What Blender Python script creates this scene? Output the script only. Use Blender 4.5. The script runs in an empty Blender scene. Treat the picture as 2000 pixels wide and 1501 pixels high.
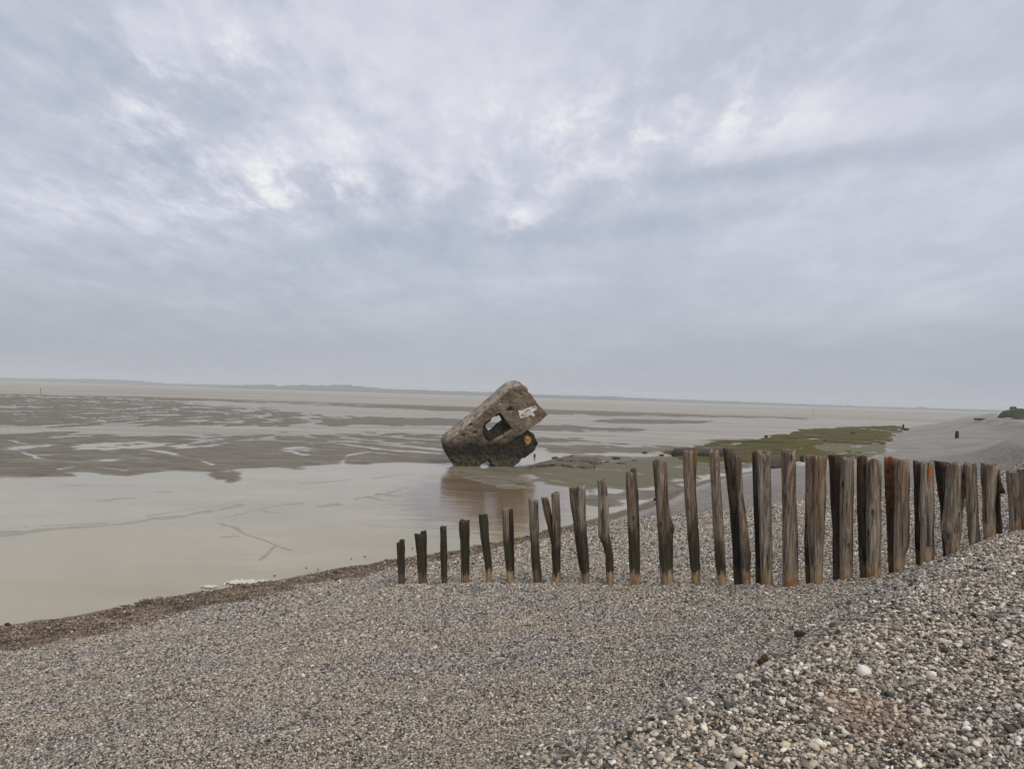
import bpy, bmesh, math, random
import numpy as np
from mathutils import Vector, Matrix
random.seed(7); rng=np.random.default_rng(7)
S=bpy.context.scene; COL=S.collection

# ------------------------------------------------------------------ camera
FP=1500.0; EYE=5.5
roll=math.atan(.0315); pit=math.atan((773-750.5)/FP)
R0=np.array([1,0,0.]);U0=np.array([0,-math.sin(pit),math.cos(pit)]);FW=np.array([0,math.cos(pit),math.sin(pit)])
RR=math.cos(roll)*R0+math.sin(roll)*U0; UU=-math.sin(roll)*R0+math.cos(roll)*U0
E0=np.array([0,0,EYE])
def ray(u,v): return FW+RR*(u-1000)/FP-UU*(v-750.5)/FP
def at_z(u,v,z=0.0):
    d=ray(u,v); return E0+d*((z-EYE)/d[2])
def at_y(u,v,y):
    d=ray(u,v); return E0+d*(y/d[1])
def at_plane(u,v,p,n):
    d=ray(u,v); return E0+d*(((p-E0)@n)/(d@n))
def project(P):
    Q=P-E0; z=Q@FW; return 1000+FP*(Q@RR)/z, 750.5-FP*(Q@UU)/z
cam=bpy.data.cameras.new('camera'); co=bpy.data.objects.new('camera',cam); COL.objects.link(co)
m=Matrix.Identity(4)
for i in range(3): m[i][0]=RR[i]; m[i][1]=UU[i]; m[i][2]=-FW[i]; m[i][3]=E0[i]
co.matrix_world=m; cam.sensor_width=36; cam.lens=FP/2000*36; cam.clip_end=30000; cam.clip_start=.05
S.camera=co

# ------------------------------------------------------------------ helpers
def tag(o,label=None,cat=None,group=None,kind=None):
    if label: o['label']=label
    if cat: o['category']=cat
    if group: o['group']=group
    if kind: o['kind']=kind
    return o
def mesh_obj(name,verts,faces,mat,parent=None,smooth=True):
    me=bpy.data.meshes.new(name); me.from_pydata([tuple(map(float,v)) for v in verts],[],[tuple(map(int,f)) for f in faces])
    me.update()
    if smooth: me.polygons.foreach_set('use_smooth',[True]*len(me.polygons))
    if mat: me.materials.append(mat)
    o=bpy.data.objects.new(name,me); COL.objects.link(o)
    if parent: o.parent=parent
    return o
def grid_obj(name,P,keep,mat):
    """P (r,c,3) grid; keep mask per face"""
    r,c,_=P.shape
    idx=np.arange(r*c).reshape(r,c)
    q=np.stack([idx[:-1,:-1],idx[:-1,1:],idx[1:,1:],idx[1:,:-1]],-1)[keep]
    used=np.zeros(r*c,bool); used[q.ravel()]=True
    remap=np.cumsum(used)-1
    V=P.reshape(-1,3)[used]; q=remap[q]
    me=bpy.data.meshes.new(name)
    me.vertices.add(len(V)); me.vertices.foreach_set('co',V.astype(np.float32).ravel())
    me.loops.add(q.size); me.loops.foreach_set('vertex_index',q.astype(np.int32).ravel())
    me.polygons.add(len(q)); me.polygons.foreach_set('loop_start',np.arange(0,q.size,4,dtype=np.int32))
    me.polygons.foreach_set('loop_total',np.full(len(q),4,np.int32))
    me.polygons.foreach_set('use_smooth',np.ones(len(q),bool))
    me.update(calc_edges=True); me.validate()
    me.materials.append(mat)
    o=bpy.data.objects.new(name,me); COL.objects.link(o); return o,used
def set_attr(o,name,vals):
    a=o.data.attributes.new(name,'FLOAT','POINT'); a.data.foreach_set('value',np.asarray(vals,np.float32).ravel())
def hash2(x,y,s):
    h=(x.astype(np.int64)*374761393+y.astype(np.int64)*668265263+s*1442695041)&0xffffffff
    h=((h^(h>>13))*1274126177)&0xffffffff; h=h^(h>>16)
    return (h&0xffffff)/float(0xffffff)
def vnoise(x,y,s=0):
    x=np.asarray(x,float); y=np.asarray(y,float)
    xi=np.floor(x); yi=np.floor(y); fx=x-xi; fy=y-yi
    fx=fx*fx*(3-2*fx); fy=fy*fy*(3-2*fy)
    a=hash2(xi,yi,s);b=hash2(xi+1,yi,s);c=hash2(xi,yi+1,s);d=hash2(xi+1,yi+1,s)
    return (a*(1-fx)+b*fx)*(1-fy)+(c*(1-fx)+d*fx)*fy
def fbm(x,y,s=0,o=4):
    v=0;a=.5;t=0
    for k in range(o): v=v+a*vnoise(x*2**k+17.3*k,y*2**k-9.1*k,s+k); t+=a; a*=.5
    return v/t
def sstep(a,b,x): t=np.clip((x-a)/(b-a),0,1); return t*t*(3-2*t)

# node material helper
class NM:
    def __init__(s,name):
        s.m=bpy.data.materials.new(name); s.m.use_nodes=True; s.t=s.m.node_tree; s.t.nodes.clear()
        s.out=s.n('ShaderNodeOutputMaterial')
    def n(s,typ,**k):
        x=s.t.nodes.new(typ)
        for a,b in k.items(): setattr(x,a,b)
        return x
    def put(s,sock,v):
        if isinstance(v,bpy.types.NodeSocket): s.t.links.new(v,sock)
        elif v is not None: sock.default_value=v
    def pos(s):
        if not hasattr(s,'_p'): s._p=s.n('ShaderNodeNewGeometry').outputs['Position']
        return s._p
    def obj(s): return s.n('ShaderNodeTexCoord').outputs['Object']
    def map(s,vec,scale=(1,1,1),rot=(0,0,0),loc=(0,0,0)):
        x=s.n('ShaderNodeMapping'); s.put(x.inputs[0],vec); x.inputs['Scale'].default_value=scale; x.inputs['Rotation'].default_value=rot; x.inputs['Location'].default_value=loc
        return x.outputs[0]
    def noise(s,vec,scale,detail=4,rough=.55,dist=0,dim='3D'):
        x=s.n('ShaderNodeTexNoise'); s.put(x.inputs['Vector'],vec); x.inputs['Scale'].default_value=scale; x.inputs['Detail'].default_value=detail; x.inputs['Roughness'].default_value=rough; x.inputs['Distortion'].default_value=dist
        return x.outputs['Fac']
    def vor(s,vec,scale,out='Color',feat='F1'):
        x=s.n('ShaderNodeTexVoronoi',feature=feat); s.put(x.inputs['Vector'],vec); x.inputs['Scale'].default_value=scale
        return x.outputs[out]
    def math(s,op,a,b=None,c=None,clamp=False):
        x=s.n('ShaderNodeMath',operation=op,use_clamp=clamp); s.put(x.inputs[0],a); s.put(x.inputs[1],b)
        if c is not None: s.put(x.inputs[2],c)
        return x.outputs[0]
    def rng(s,v,a,b,c=0.,d=1.,smooth=True):
        x=s.n('ShaderNodeMapRange',interpolation_type='SMOOTHSTEP' if smooth else 'LINEAR'); s.put(x.inputs[0],v)
        for i,k in enumerate((a,b,c,d)): x.inputs[i+1].default_value=k
        return x.outputs[0]
    def ramp(s,v,stops,interp='LINEAR'):
        x=s.n('ShaderNodeValToRGB'); s.put(x.inputs[0],v); e=x.color_ramp.elements; x.color_ramp.interpolation=interp
        while len(e)<len(stops): e.new(.5)
        for el,(p,c) in zip(e,stops): el.position=p; el.color=(*c,1)
        return x.outputs[0]
    def mix(s,f,a,b,mode='MIX'):
        x=s.n('ShaderNodeMix',data_type='RGBA',blend_type=mode); s.put(x.inputs[0],f)
        for i,k in ((6,a),(7,b)): s.put(x.inputs[i],(*k,1) if isinstance(k,tuple) else k)
        return x.outputs[2]
    def sep(s,v):
        x=s.n('ShaderNodeSeparateXYZ'); s.put(x.inputs[0],v); return x.outputs
    def attr(s,name):
        return s.n('ShaderNodeAttribute',attribute_name=name).outputs['Fac']
    def bump(s,h,strength=.5,dist=.02,normal=None):
        x=s.n('ShaderNodeBump'); x.inputs['Strength'].default_value=strength; x.inputs['Distance'].default_value=dist; s.put(x.inputs['Height'],h)
        if normal is not None: s.put(x.inputs['Normal'],normal)
        return x.outputs[0]
    def bsdf(s,col,rough=.8,normal=None,ior=1.45,spec=.5):
        x=s.n('ShaderNodeBsdfPrincipled')
        s.put(x.inputs['Base Color'],(*col,1) if isinstance(col,tuple) else col); s.put(x.inputs['Roughness'],rough)
        if normal is not None: s.put(x.inputs['Normal'],normal)
        x.inputs['IOR'].default_value=ior; s.put(x.inputs['Specular IOR Level'],spec)
        s.t.links.new(x.outputs[0],s.out.inputs['Surface']); return s.m

# ------------------------------------------------------------------ terrain
shore_px=[(0,1222),(150,1200),(300,1172),(440,1146),(560,1128),(700,1104),(770,1093),(880,1075),(1000,1052),(1100,1028),(1200,1000),(1250,985),(1330,950),(1400,932),(1500,915),(1600,903),(1700,893),(1740,865),(1765,838),(1830,826)]
sh=[at_z(u,v)[:2] for u,v in shore_px]
sh=[np.array([-80,-60.]),np.array([-22,5.])]+sh+[np.array([420,700.]),np.array([2500,3600.])]
sh=np.array(sh)
def catmull(P,k=8):
    Q=[]
    P=np.vstack([2*P[0]-P[1],P,2*P[-1]-P[-2]])
    for i in range(1,len(P)-2):
        for t in np.arange(k)/k:
            a,b,c,d=P[i-1],P[i],P[i+1],P[i+2]
            # limit tangents by segment length
            L=np.linalg.norm(c-b); t1=(c-a); t1=t1/np.linalg.norm(t1)*L; t2=(d-b); t2=t2/np.linalg.norm(t2)*L
            h00=2*t**3-3*t**2+1;h10=t**3-2*t**2+t;h01=-2*t**3+3*t**2;h11=t**3-t**2
            Q.append(h00*b+h10*t1+h01*c+h11*t2)
    Q.append(P[-2]); return np.array(Q)
SH=catmull(sh,5)
def sdist(x,y):
    x=np.asarray(x,float).ravel(); y=np.asarray(y,float).ravel()
    out=np.empty(len(x)); A=SH[:-1]; B=SH[1:]; AB=B-A; L2=(AB**2).sum(1)
    for i in range(0,len(x),20000):
        px=x[i:i+20000,None]-A[None,:,0]; py=y[i:i+20000,None]-A[None,:,1]
        t=np.clip((px*AB[:,0]+py*AB[:,1])/L2,0,1)
        dx=px-t*AB[:,0]; dy=py-t*AB[:,1]; d2=dx*dx+dy*dy
        k=d2.argmin(1); ar=np.arange(len(k))
        cr=AB[k,0]*py[ar,k]-AB[k,1]*px[ar,k]
        out[i:i+20000]=np.sqrt(d2[ar,k])*np.where(cr<0,1,-1)
    return out
GA=np.array([-2.9,20.]); GB=np.array([7.3,11.]); GN=np.array([9,10.2])/13.6
base_px=[(785,1140),(826,1140),(868,1142),(909,1138),(955,1137),(997,1139),(1050,1140),(1088,1138),(1145,1138),(1191,1139),(1240,1141),(1303,1139),(1360,1140),(1410,1141),(1459,1140),(1499,1141),(1544,1139),(1595,1138),(1653,1132),(1706,1126),(1760,1119),(1812,1104),(1860,1087),(1903,1070),(1934,1057),(1985,1036)]
def on_groyne(u,v,off=0.0):
    d=ray(u,v); return E0+d*((GA@GN+off)/(d[:2]@GN))
bp=np.array([on_groyne(u,v) for u,v in base_px])
bs=sdist(bp[:,0],bp[:,1]); o=np.argsort(bs)
PS=np.concatenate([[-60,-6,-2,0,1.2],bs[o],[bs.max()+1.2,bs.max()+3,60,400]])
PZ=np.concatenate([[-.6,-.35,-.18,0,.13],bp[o,2],[3.92,3.86,3.95,4.1]])
xs=np.linspace(-60,60,2400); zs=np.interp(xs,PS,PZ); ker=np.hanning(25); ker/=ker.sum()
zs=np.convolve(np.pad(zs,12,'edge'),ker,'valid')
def terrain(x,y,fine=True):
    x=np.asarray(x,float); y=np.asarray(y,float); shp=x.shape; x=x.ravel(); y=y.ravel()
    s=sdist(x,y)
    s=s+(fbm(x/9,y/9,33,4)-.5)*7*sstep(45,110,y)
    z=np.interp(s,xs,zs)
    g=(x-GA[0])*GN[0]+(y-GA[1])*GN[1]
    t=((x-GA[0])*10.2-(y-GA[1])*9)/185.04
    low=.42*sstep(.25,.8,t)*(1-sstep(1.3,2.0,t))+.06
    z=z-low*sstep(.0,.55,g)*(1-sstep(2.5,9,g))*sstep(.5,4,s)
    if fine:
        w=sstep(.2,3,s)
        z=z+w*.07*(fbm(x*.45,y*.45,3,3)-.5)+(.02*w+.02)*(fbm(x*2.3,y*2.3,5,3)-.5)*2
    r=np.hypot(x,y)
    return z.reshape(shp), s.reshape(shp), g.reshape(shp)
def wrack_s(x,s): return s*1.6/np.interp(x,[-12,-8,-4,0,8],[4.0,3.0,1.9,1.35,1.1])
def hit(u,v):
    d=ray(u,v); t=np.concatenate([np.arange(2,30,.02),np.arange(30,120,.1),np.arange(120,1500,.5)])
    P=E0+d*t[:,None]; z,_,_=terrain(P[:,0],P[:,1]); z=np.maximum(z,0)
    k=np.argmax(P[:,2]<z)
    if P[k,2]>=z[k]: return at_z(u,v)
    return P[k]

# ------------------------------------------------------------------ materials
STONES=[(0,(.03,.027,.022)),(.12,(.085,.078,.066)),(.3,(.2,.182,.152)),(.48,(.335,.305,.255)),(.64,(.46,.42,.35)),(.78,(.64,.59,.495)),(.87,(.45,.335,.225)),(.92,(.7,.65,.56)),(.97,(.86,.83,.76)),(1.0,(.88,.86,.8))]
def beach_tint(M,c):
    p=M.pos()
    big=M.noise(p,.55,3,.5)
    c=M.mix(M.rng(big,.35,.65),M.mix(1.0,c,(.95,.93,.95),'MULTIPLY'),M.mix(1.0,c,(1.06,1.02,.94),'MULTIPLY'))
    return c
def mk_pebble():
    M=NM('pebble_stone')
    r=M.n('ShaderNodeObjectInfo').outputs['Random']
    c=M.ramp(r,STONES)
    c=beach_tint(M,c)
    # straw coloured stain among the coarse pebbles
    q=hit(1690,1395); d=M.n('ShaderNodeVectorMath',operation='DISTANCE'); M.put(d.inputs[0],M.map(M.pos(),(1,.7,1))); d.inputs[1].default_value=(q[0],q[1]*.7,q[2])
    w=M.math('ADD',d.outputs['Value'],M.math('MULTIPLY',M.noise(M.pos(),9,3),.5))
    c=M.mix(M.rng(w,.62,.3,0,.55),c,(.33,.2,.11))
    c=M.mix(M.rng(M.noise(M.obj(),2.2,4),.45,.75,0,.45),c,M.mix(1.0,c,(.62,.6,.57),'MULTIPLY'))
    fi=M.n('ShaderNodeAttribute',attribute_name='fine',attribute_type='INSTANCER').outputs['Fac']
    c=M.mix(fi,c,M.mix(1.0,c,(.85,.85,.86),'MULTIPLY'))
    wa=M.n('ShaderNodeAttribute',attribute_name='wrack',attribute_type='INSTANCER').outputs['Fac']
    wn=M.noise(M.pos(),1.6,5,.7); c=M.mix(wa,c,M.mix(1.0,c,M.ramp(wn,[(.36,(.16,.12,.085)),(.48,(.42,.335,.26)),(.62,(.68,.57,.46))]),'MULTIPLY'))
    n=M.noise(M.obj(),7,3)
    return M.bsdf(c,.62,M.bump(n,.25,.1),spec=.4)
def mk_beach():
    M=NM('shingle_ground'); p=M.pos()
    s=M.attr('shore')
    warp=M.n('ShaderNodeVectorMath',operation='ADD'); M.put(warp.inputs[0],p); warp.inputs[1].default_value=(0,0,0)
    v1=M.vor(p,26,'Color'); v2=M.vor(p,11,'Color'); v3=M.vor(M.map(p,(1,1,1),loc=(3.3,1.7,0)),4.2,'Color')
    def stone(v,ch=0): return M.ramp(M.sep(v)[ch],STONES)
    far=M.rng(M.sep(p)[1],14,30)
    c=M.mix(M.math('MULTIPLY_ADD',far,.4,.35),stone(v1),stone(v2,1))
    c=M.mix(M.rng(M.sep(v2)[2],.86,.92),c,stone(v2,0))
    c=M.mix(M.math('MULTIPLY',M.rng(M.sep(v3)[0],.9,.94),.5),c,(.5,.48,.45))
    gap=M.vor(p,26,'Distance')
    c=M.mix(M.rng(gap,.25,.75,0,.75),c,(.05,.045,.04))
    c=beach_tint(M,M.mix(1.0,c,(.88,.865,.85),'MULTIPLY'))
    d2=M.rng(M.noise(p,.35,4,.6),.35,.7)
    c=M.mix(M.math('MULTIPLY',d2,.25),c,(.2,.18,.175))
    pf=M.rng(M.sep(p)[1],22,60,0,.8)
    c=M.mix(pf,c,M.mix(M.rng(M.noise(M.map(p,(.25,.06,1),rot=(0,0,-.5)),1,4),.35,.65),(.285,.262,.228),(.36,.335,.292)))  # far shingle turns paler: light and haze put into its colour
    # wrack band of brown silt and weed at the water edge, pale shells above it
    nz=M.math('MULTIPLY',M.math('SUBTRACT',M.noise(p,1.3,5,.65),.5),1.3)
    ss=M.math('ADD',s,nz); sw=M.math('ADD',M.attr('wr'),nz)
    wr=M.ramp(M.noise(p,9,5,.7),[(.25,(.035,.025,.017)),(.45,(.115,.088,.066)),(.62,(.19,.15,.115)),(.75,(.33,.285,.23))])
    wr=M.mix(M.rng(M.sep(v1)[1],.9,.93),wr,(.45,.42,.37))
    near=M.rng(M.sep(p)[1],80,45)
    c=M.mix(M.math('MULTIPLY',M.rng(sw,1.75,1.3),near),c,wr)
    pale=M.math('MULTIPLY',M.math('MULTIPLY',M.rng(sw,1.5,1.9),M.rng(sw,3.2,2.2)),near)
    c=M.mix(M.math('MULTIPLY',pale,.35),c,(.46,.44,.42))
    # silt at the very edge
    c=M.mix(M.rng(ss,.25,-.1),c,(.2,.172,.125))
    h=M.math('ADD',M.math('MULTIPLY',gap,-1),M.math('MULTIPLY',M.vor(p,11,'Distance'),-.6))
    rough=M.rng(s,.0,.5,.35,.75)
    return M.bsdf(c,rough,M.bump(h,.9,.03),spec=.2)
def mk_water():
    M=NM('tidal_water'); p=M.pos()
    a=M.noise(M.map(p,(.12,.2,1)),1,4,.6); b=M.noise(p,.045,3)
    c=M.mix(M.rng(a,.35,.68),(.325,.28,.17),(.40,.35,.228))
    c=M.mix(M.rng(b,.42,.62),c,(.36,.312,.19))
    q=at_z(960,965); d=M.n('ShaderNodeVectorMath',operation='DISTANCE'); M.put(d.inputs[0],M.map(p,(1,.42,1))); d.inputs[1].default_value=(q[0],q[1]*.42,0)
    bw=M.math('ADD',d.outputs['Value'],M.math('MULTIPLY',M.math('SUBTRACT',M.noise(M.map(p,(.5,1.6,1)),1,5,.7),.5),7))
    c=M.mix(M.rng(bw,6.5,3.5,0,.85),c,(.17,.115,.07))  # brown silt tint, also painting the bunker's brown reflection into the water colour
    # ripples : gentle, longer than wide, patchy
    r1=M.noise(M.map(p,(1.1,3.4,1),rot=(0,0,-.15)),1,3,.6); r2=M.noise(M.map(p,(.3,1.2,1),rot=(0,0,.1)),1,2)
    patch=M.rng(M.noise(M.map(p,(.05,.09,1)),1,3),.42,.62,.25,1)
    h=M.math('MULTIPLY',M.math('ADD',M.math('MULTIPLY',r1,.5),M.math('MULTIPLY',r2,.8)),patch)
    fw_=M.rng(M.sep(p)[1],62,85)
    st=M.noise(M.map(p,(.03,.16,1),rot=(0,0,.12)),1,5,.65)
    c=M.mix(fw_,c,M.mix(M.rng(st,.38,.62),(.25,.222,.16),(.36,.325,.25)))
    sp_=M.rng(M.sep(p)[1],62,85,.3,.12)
    return M.bsdf(c,M.math('ADD',M.rng(a,.3,.7,.07,.16),M.math('MULTIPLY',fw_,.2)),M.bump(h,.5,.06),ior=1.33,spec=sp_)
def mk_mud():
    M=NM('wet_mud'); p=M.pos(); z=M.sep(p)[2]
    a=M.noise(p,.3,5,.65); b=M.noise(M.map(p,(.06,.2,1)),1,4,.6)
    c=M.mix(M.rng(a,.32,.68),(.115,.1,.068),(.19,.168,.12))
    c=M.mix(M.rng(b,.4,.65),c,(.15,.122,.088))
    st=M.noise(M.map(p,(.16,.9,1),rot=(0,0,.2)),1,5,.7)
    st2=M.noise(M.map(p,(.45,2.6,1),rot=(0,0,.12)),1,4,.65,.4)
    c=M.mix(M.rng(st,.5,.66,0,.6),c,(.27,.245,.18))
    c=M.mix(M.rng(st2,.54,.64,0,.55),c,(.30,.27,.205)); c=M.mix(M.rng(st2,.46,.36,0,.5),c,(.075,.064,.045))
    c=M.mix(M.math('MULTIPLY',M.attr('olive'),M.rng(a,.25,.6,.5,1)),c,(.125,.112,.045))
    c=M.mix(M.rng(z,.035,.0),c,M.mix(1.0,c,(.95,.94,.92),'MULTIPLY'))
    film=M.rng(M.math('ADD',z,M.math('MULTIPLY',M.math('SUBTRACT',M.noise(M.map(p,(.8,1.6,1)),1,4,.7),.5),.03)),.016,-.002)
    c=M.mix(M.math('MULTIPLY',film,.72),c,(.325,.283,.18))
    h=M.noise(M.map(p,(.9,3.2,1),rot=(0,0,.25)),1.6,3)
    ro=M.math('ADD',M.rng(z,.0,.05,.22,.5),M.math('MULTIPLY',st,.12))
    return M.bsdf(c,ro,M.bump(h,.4,.05),spec=M.rng(z,.0,.03,.35,.1))
def mk_flat():
    M=NM('far_sand'); p=M.pos()
    b=M.noise(M.map(p,(.002,.012,1)),1,4,.6); a=M.noise(M.map(p,(.01,.03,1)),1,4)
    c=M.mix(M.rng(b,.35,.65),(.235,.21,.15),(.4,.36,.27))
    c=M.mix(M.rng(a,.45,.7),c,(.3,.285,.2))
    return M.bsdf(c,.5,spec=.3)
def mk_algae():
    M=NM('green_algae'); p=M.pos()
    a=M.noise(M.map(p,(.1,.22,1),rot=(0,0,.3)),1,6,.72); b=M.noise(p,.9,4,.7)
    c=M.ramp(a,[(.33,(.03,.028,.01)),(.42,(.07,.064,.016)),(.5,(.115,.103,.03)),(.56,(.085,.064,.034)),(.66,(.19,.155,.1))])
    c=M.mix(M.rng(b,.5,.75,0,.7),c,(.06,.055,.03))
    return M.bsdf(c,.9,M.bump(b,.6,.1),spec=.05)
def mk_concrete(name='sea_worn_concrete',dark=0.0):
    M=NM(name); p=M.pos(); z=M.sep(p)[2]
    a=M.noise(p,.7,6,.65); b=M.noise(p,3.5,5,.7); st=M.noise(M.map(p,(1.6,1.6,.22),rot=(.3,.5,0)),1.5,5,.6)
    c=M.ramp(a,[(.3,(.055,.041,.029)),(.43,(.135,.102,.075)),(.58,(.21,.163,.123)),(.76,(.35,.29,.225))])
    c=M.mix(M.rng(st,.5,.7,0,.6),c,(.085,.064,.048))
    c=M.mix(M.rng(b,.62,.74,0,.6),c,(.38,.345,.29))
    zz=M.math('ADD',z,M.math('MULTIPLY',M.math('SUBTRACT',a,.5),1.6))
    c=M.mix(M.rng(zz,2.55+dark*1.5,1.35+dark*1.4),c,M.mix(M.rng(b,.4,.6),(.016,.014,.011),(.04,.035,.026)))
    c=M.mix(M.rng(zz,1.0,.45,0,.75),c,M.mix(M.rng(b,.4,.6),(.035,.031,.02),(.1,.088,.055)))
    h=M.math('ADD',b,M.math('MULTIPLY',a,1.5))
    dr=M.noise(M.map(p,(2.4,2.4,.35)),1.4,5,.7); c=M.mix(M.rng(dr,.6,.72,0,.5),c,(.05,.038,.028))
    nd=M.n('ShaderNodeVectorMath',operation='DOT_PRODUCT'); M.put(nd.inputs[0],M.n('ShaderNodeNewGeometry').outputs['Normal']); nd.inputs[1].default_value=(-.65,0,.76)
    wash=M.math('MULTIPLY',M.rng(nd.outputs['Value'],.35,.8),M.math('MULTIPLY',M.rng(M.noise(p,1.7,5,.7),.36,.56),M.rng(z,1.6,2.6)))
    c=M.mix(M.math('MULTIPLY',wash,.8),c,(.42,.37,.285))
    return M.bsdf(c,.88,M.bump(h,.9,.14),spec=.25)
def mk_plain(name,c1,c2,scale=6,rough=.8,bump=.3,dist=.03):
    M=NM(name); a=M.noise(M.pos(),scale,5,.65)
    return M.bsdf(M.mix(M.rng(a,.35,.65),c1,c2),rough,M.bump(a,bump,dist),spec=.3)
def mk_wood():
    M=NM('weathered_post_wood'); p=M.pos(); z=M.sep(p)[2]
    rnd=M.n('ShaderNodeObjectInfo').outputs['Random']
    off=M.n('ShaderNodeCombineXYZ'); M.put(off.inputs[0],M.math('MULTIPLY',rnd,37)); M.put(off.inputs[2],M.math('MULTIPLY',rnd,11))
    v=M.n('ShaderNodeVectorMath',operation='ADD'); M.put(v.inputs[0],p); M.put(v.inputs[1],off.outputs[0]); v=v.outputs[0]
    g=M.noise(M.map(v,(22,22,1.3)),1,8,.78,.9); g2=M.noise(M.map(v,(60,60,2.6)),1,4,.7,.5); big=M.noise(M.map(v,(3,3,1.2)),1,4,.6)
    fine=M.noise(v,14,5,.7)
    grey=M.ramp(g,[(.3,(.04,.03,.021)),(.44,(.165,.132,.1)),(.55,(.325,.275,.215)),(.7,(.52,.45,.365))])
    brown=M.ramp(g,[(.3,(.04,.027,.017)),(.44,(.155,.115,.082)),(.57,(.3,.232,.172)),(.71,(.44,.36,.275))])
    c=M.mix(M.rng(M.math('ADD',big,M.math('MULTIPLY',M.math('SUBTRACT',rnd,.5),.3)),.42,.6),grey,brown)
    stn=M.noise(M.map(v,(6,6,.8),loc=(3,1,2)),1,5,.7,.6); c=M.mix(M.rng(stn,.5,.62,0,.85),c,(.075,.055,.038))
    c=M.mix(M.rng(g2,.55,.75,0,.45),c,(.05,.036,.027))
    crk=M.noise(M.map(v,(34,34,.7)),1,3,.5,.3); c=M.mix(M.rng(crk,.62,.68,0,.9),c,(.018,.012,.008))
    c=M.mix(M.rng(fine,.62,.72,0,.75),c,(.04,.026,.018))
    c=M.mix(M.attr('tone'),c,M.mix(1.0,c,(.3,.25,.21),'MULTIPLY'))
    kd=M.n('ShaderNodeTexVoronoi'); M.put(kd.inputs['Vector'],M.map(v,(4.5,4.5,1.9))); kd.inputs['Scale'].default_value=1; kn=kd.outputs['Distance']
    c=M.mix(M.rng(kn,.16,.07,0,.85),c,(.03,.02,.013))
    warm=M.attr('warm'); c=M.mix(M.math('MULTIPLY',warm,M.rng(fine,.3,.6)),c,(.33,.14,.045))
    # wet, weed-darkened zone below the tide line
    tide=M.math('ADD',z,M.math('MULTIPLY',M.math('SUBTRACT',M.noise(M.map(v,(5,5,1.5)),1,4,.65),.5),1.5))
    xg=M.rng(M.sep(p)[0],1.0,2.2); xg2=M.rng(M.sep(p)[0],5.0,4.0); tide=M.math('ADD',tide,M.math('MULTIPLY',M.math('MULTIPLY',xg,xg2),-.5))
    tide=M.math('ADD',tide,M.math('MULTIPLY',M.attr('damp'),-1))
    wetf=M.rng(tide,2.75,2.15,0,.93)
    wet=M.ramp(g,[(.3,(.01,.009,.005)),(.5,(.03,.025,.013)),(.7,(.085,.072,.034))])
    c=M.mix(wetf,c,wet)
    # shingle-scoured pale foot
    hg=M.attr('above_ground'); hh=M.math('ADD',hg,M.math('MULTIPLY',M.math('SUBTRACT',M.noise(M.map(v,(9,9,2.2)),1,4,.7),.5),.75))
    foot=M.ramp(g,[(.36,(.1,.065,.038)),(.46,(.27,.19,.115)),(.56,(.42,.31,.2)),(.7,(.54,.43,.3))])
    foot=M.mix(M.math('MULTIPLY',M.rng(M.noise(v,7,3),.47,.62,0,.8),M.rng(hg,.25,.05)),foot,(.26,.12,.045))
    c=M.mix(M.math('MULTIPLY',M.rng(hh,M_FOOT,M_FOOT*.6),M.attr('scour')),c,foot)
    h=M.math('ADD',g,M.math('MULTIPLY',g2,.5))
    return M.bsdf(c,M.rng(wetf,0.,1.,.85,.5),M.bump(h,.8,.03),spec=.3)
M_FOOT=.29
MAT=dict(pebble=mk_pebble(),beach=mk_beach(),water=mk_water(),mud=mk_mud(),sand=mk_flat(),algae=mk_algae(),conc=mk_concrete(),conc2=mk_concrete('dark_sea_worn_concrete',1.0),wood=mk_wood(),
 weed_rock_and_shade=mk_plain('weed_covered_rock_and_shade',(.012,.011,.008),(.05,.043,.028),5),
 slab=mk_plain('silted_slab',(.05,.04,.028),(.19,.152,.11),2.2,.8,.9,.1),
 seaweed=mk_plain('dry_seaweed',(.03,.017,.007),(.11,.065,.025),60,.9,.8,.02),
 white_stone=mk_plain('white_flint',(.62,.6,.57),(.78,.76,.73),9,.6),
 shell=mk_plain('bleached_shell',(.5,.47,.4),(.72,.68,.58),20,.6),
 pale=mk_plain('pale_rock',(.3,.31,.28),(.45,.46,.42),5),
 dark_wood=mk_plain('soaked_wood',(.012,.011,.01),(.03,.026,.022),8),
 grass=mk_plain('dune_grass',(.022,.03,.01),(.055,.062,.022),.8,.9,.8,.4),
 shrub=mk_plain('shrub_leaf',(.025,.035,.015),(.06,.075,.03),3,.9),
 chalk=mk_plain('pale_shingle_foot',(.45,.42,.36),(.62,.58,.5),.8),
 hill=mk_plain('far_hill',(.06,.065,.04),(.1,.1,.065),.02,.95,.3,2),
 wood_far=mk_plain('far_tree_canopy',(.035,.045,.025),(.07,.08,.045),.05,.95,.6,3),
 paint_white=mk_plain('flaking_white_paint',(.22,.19,.16),(.78,.75,.7),3.6,.7),
 paint_orange=mk_plain('orange_spray_paint',(.12,.06,.012),(.55,.27,.03),3.5,.7),
 cairn=mk_plain('rust_weed',(.1,.05,.02),(.2,.11,.05),8))

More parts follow.
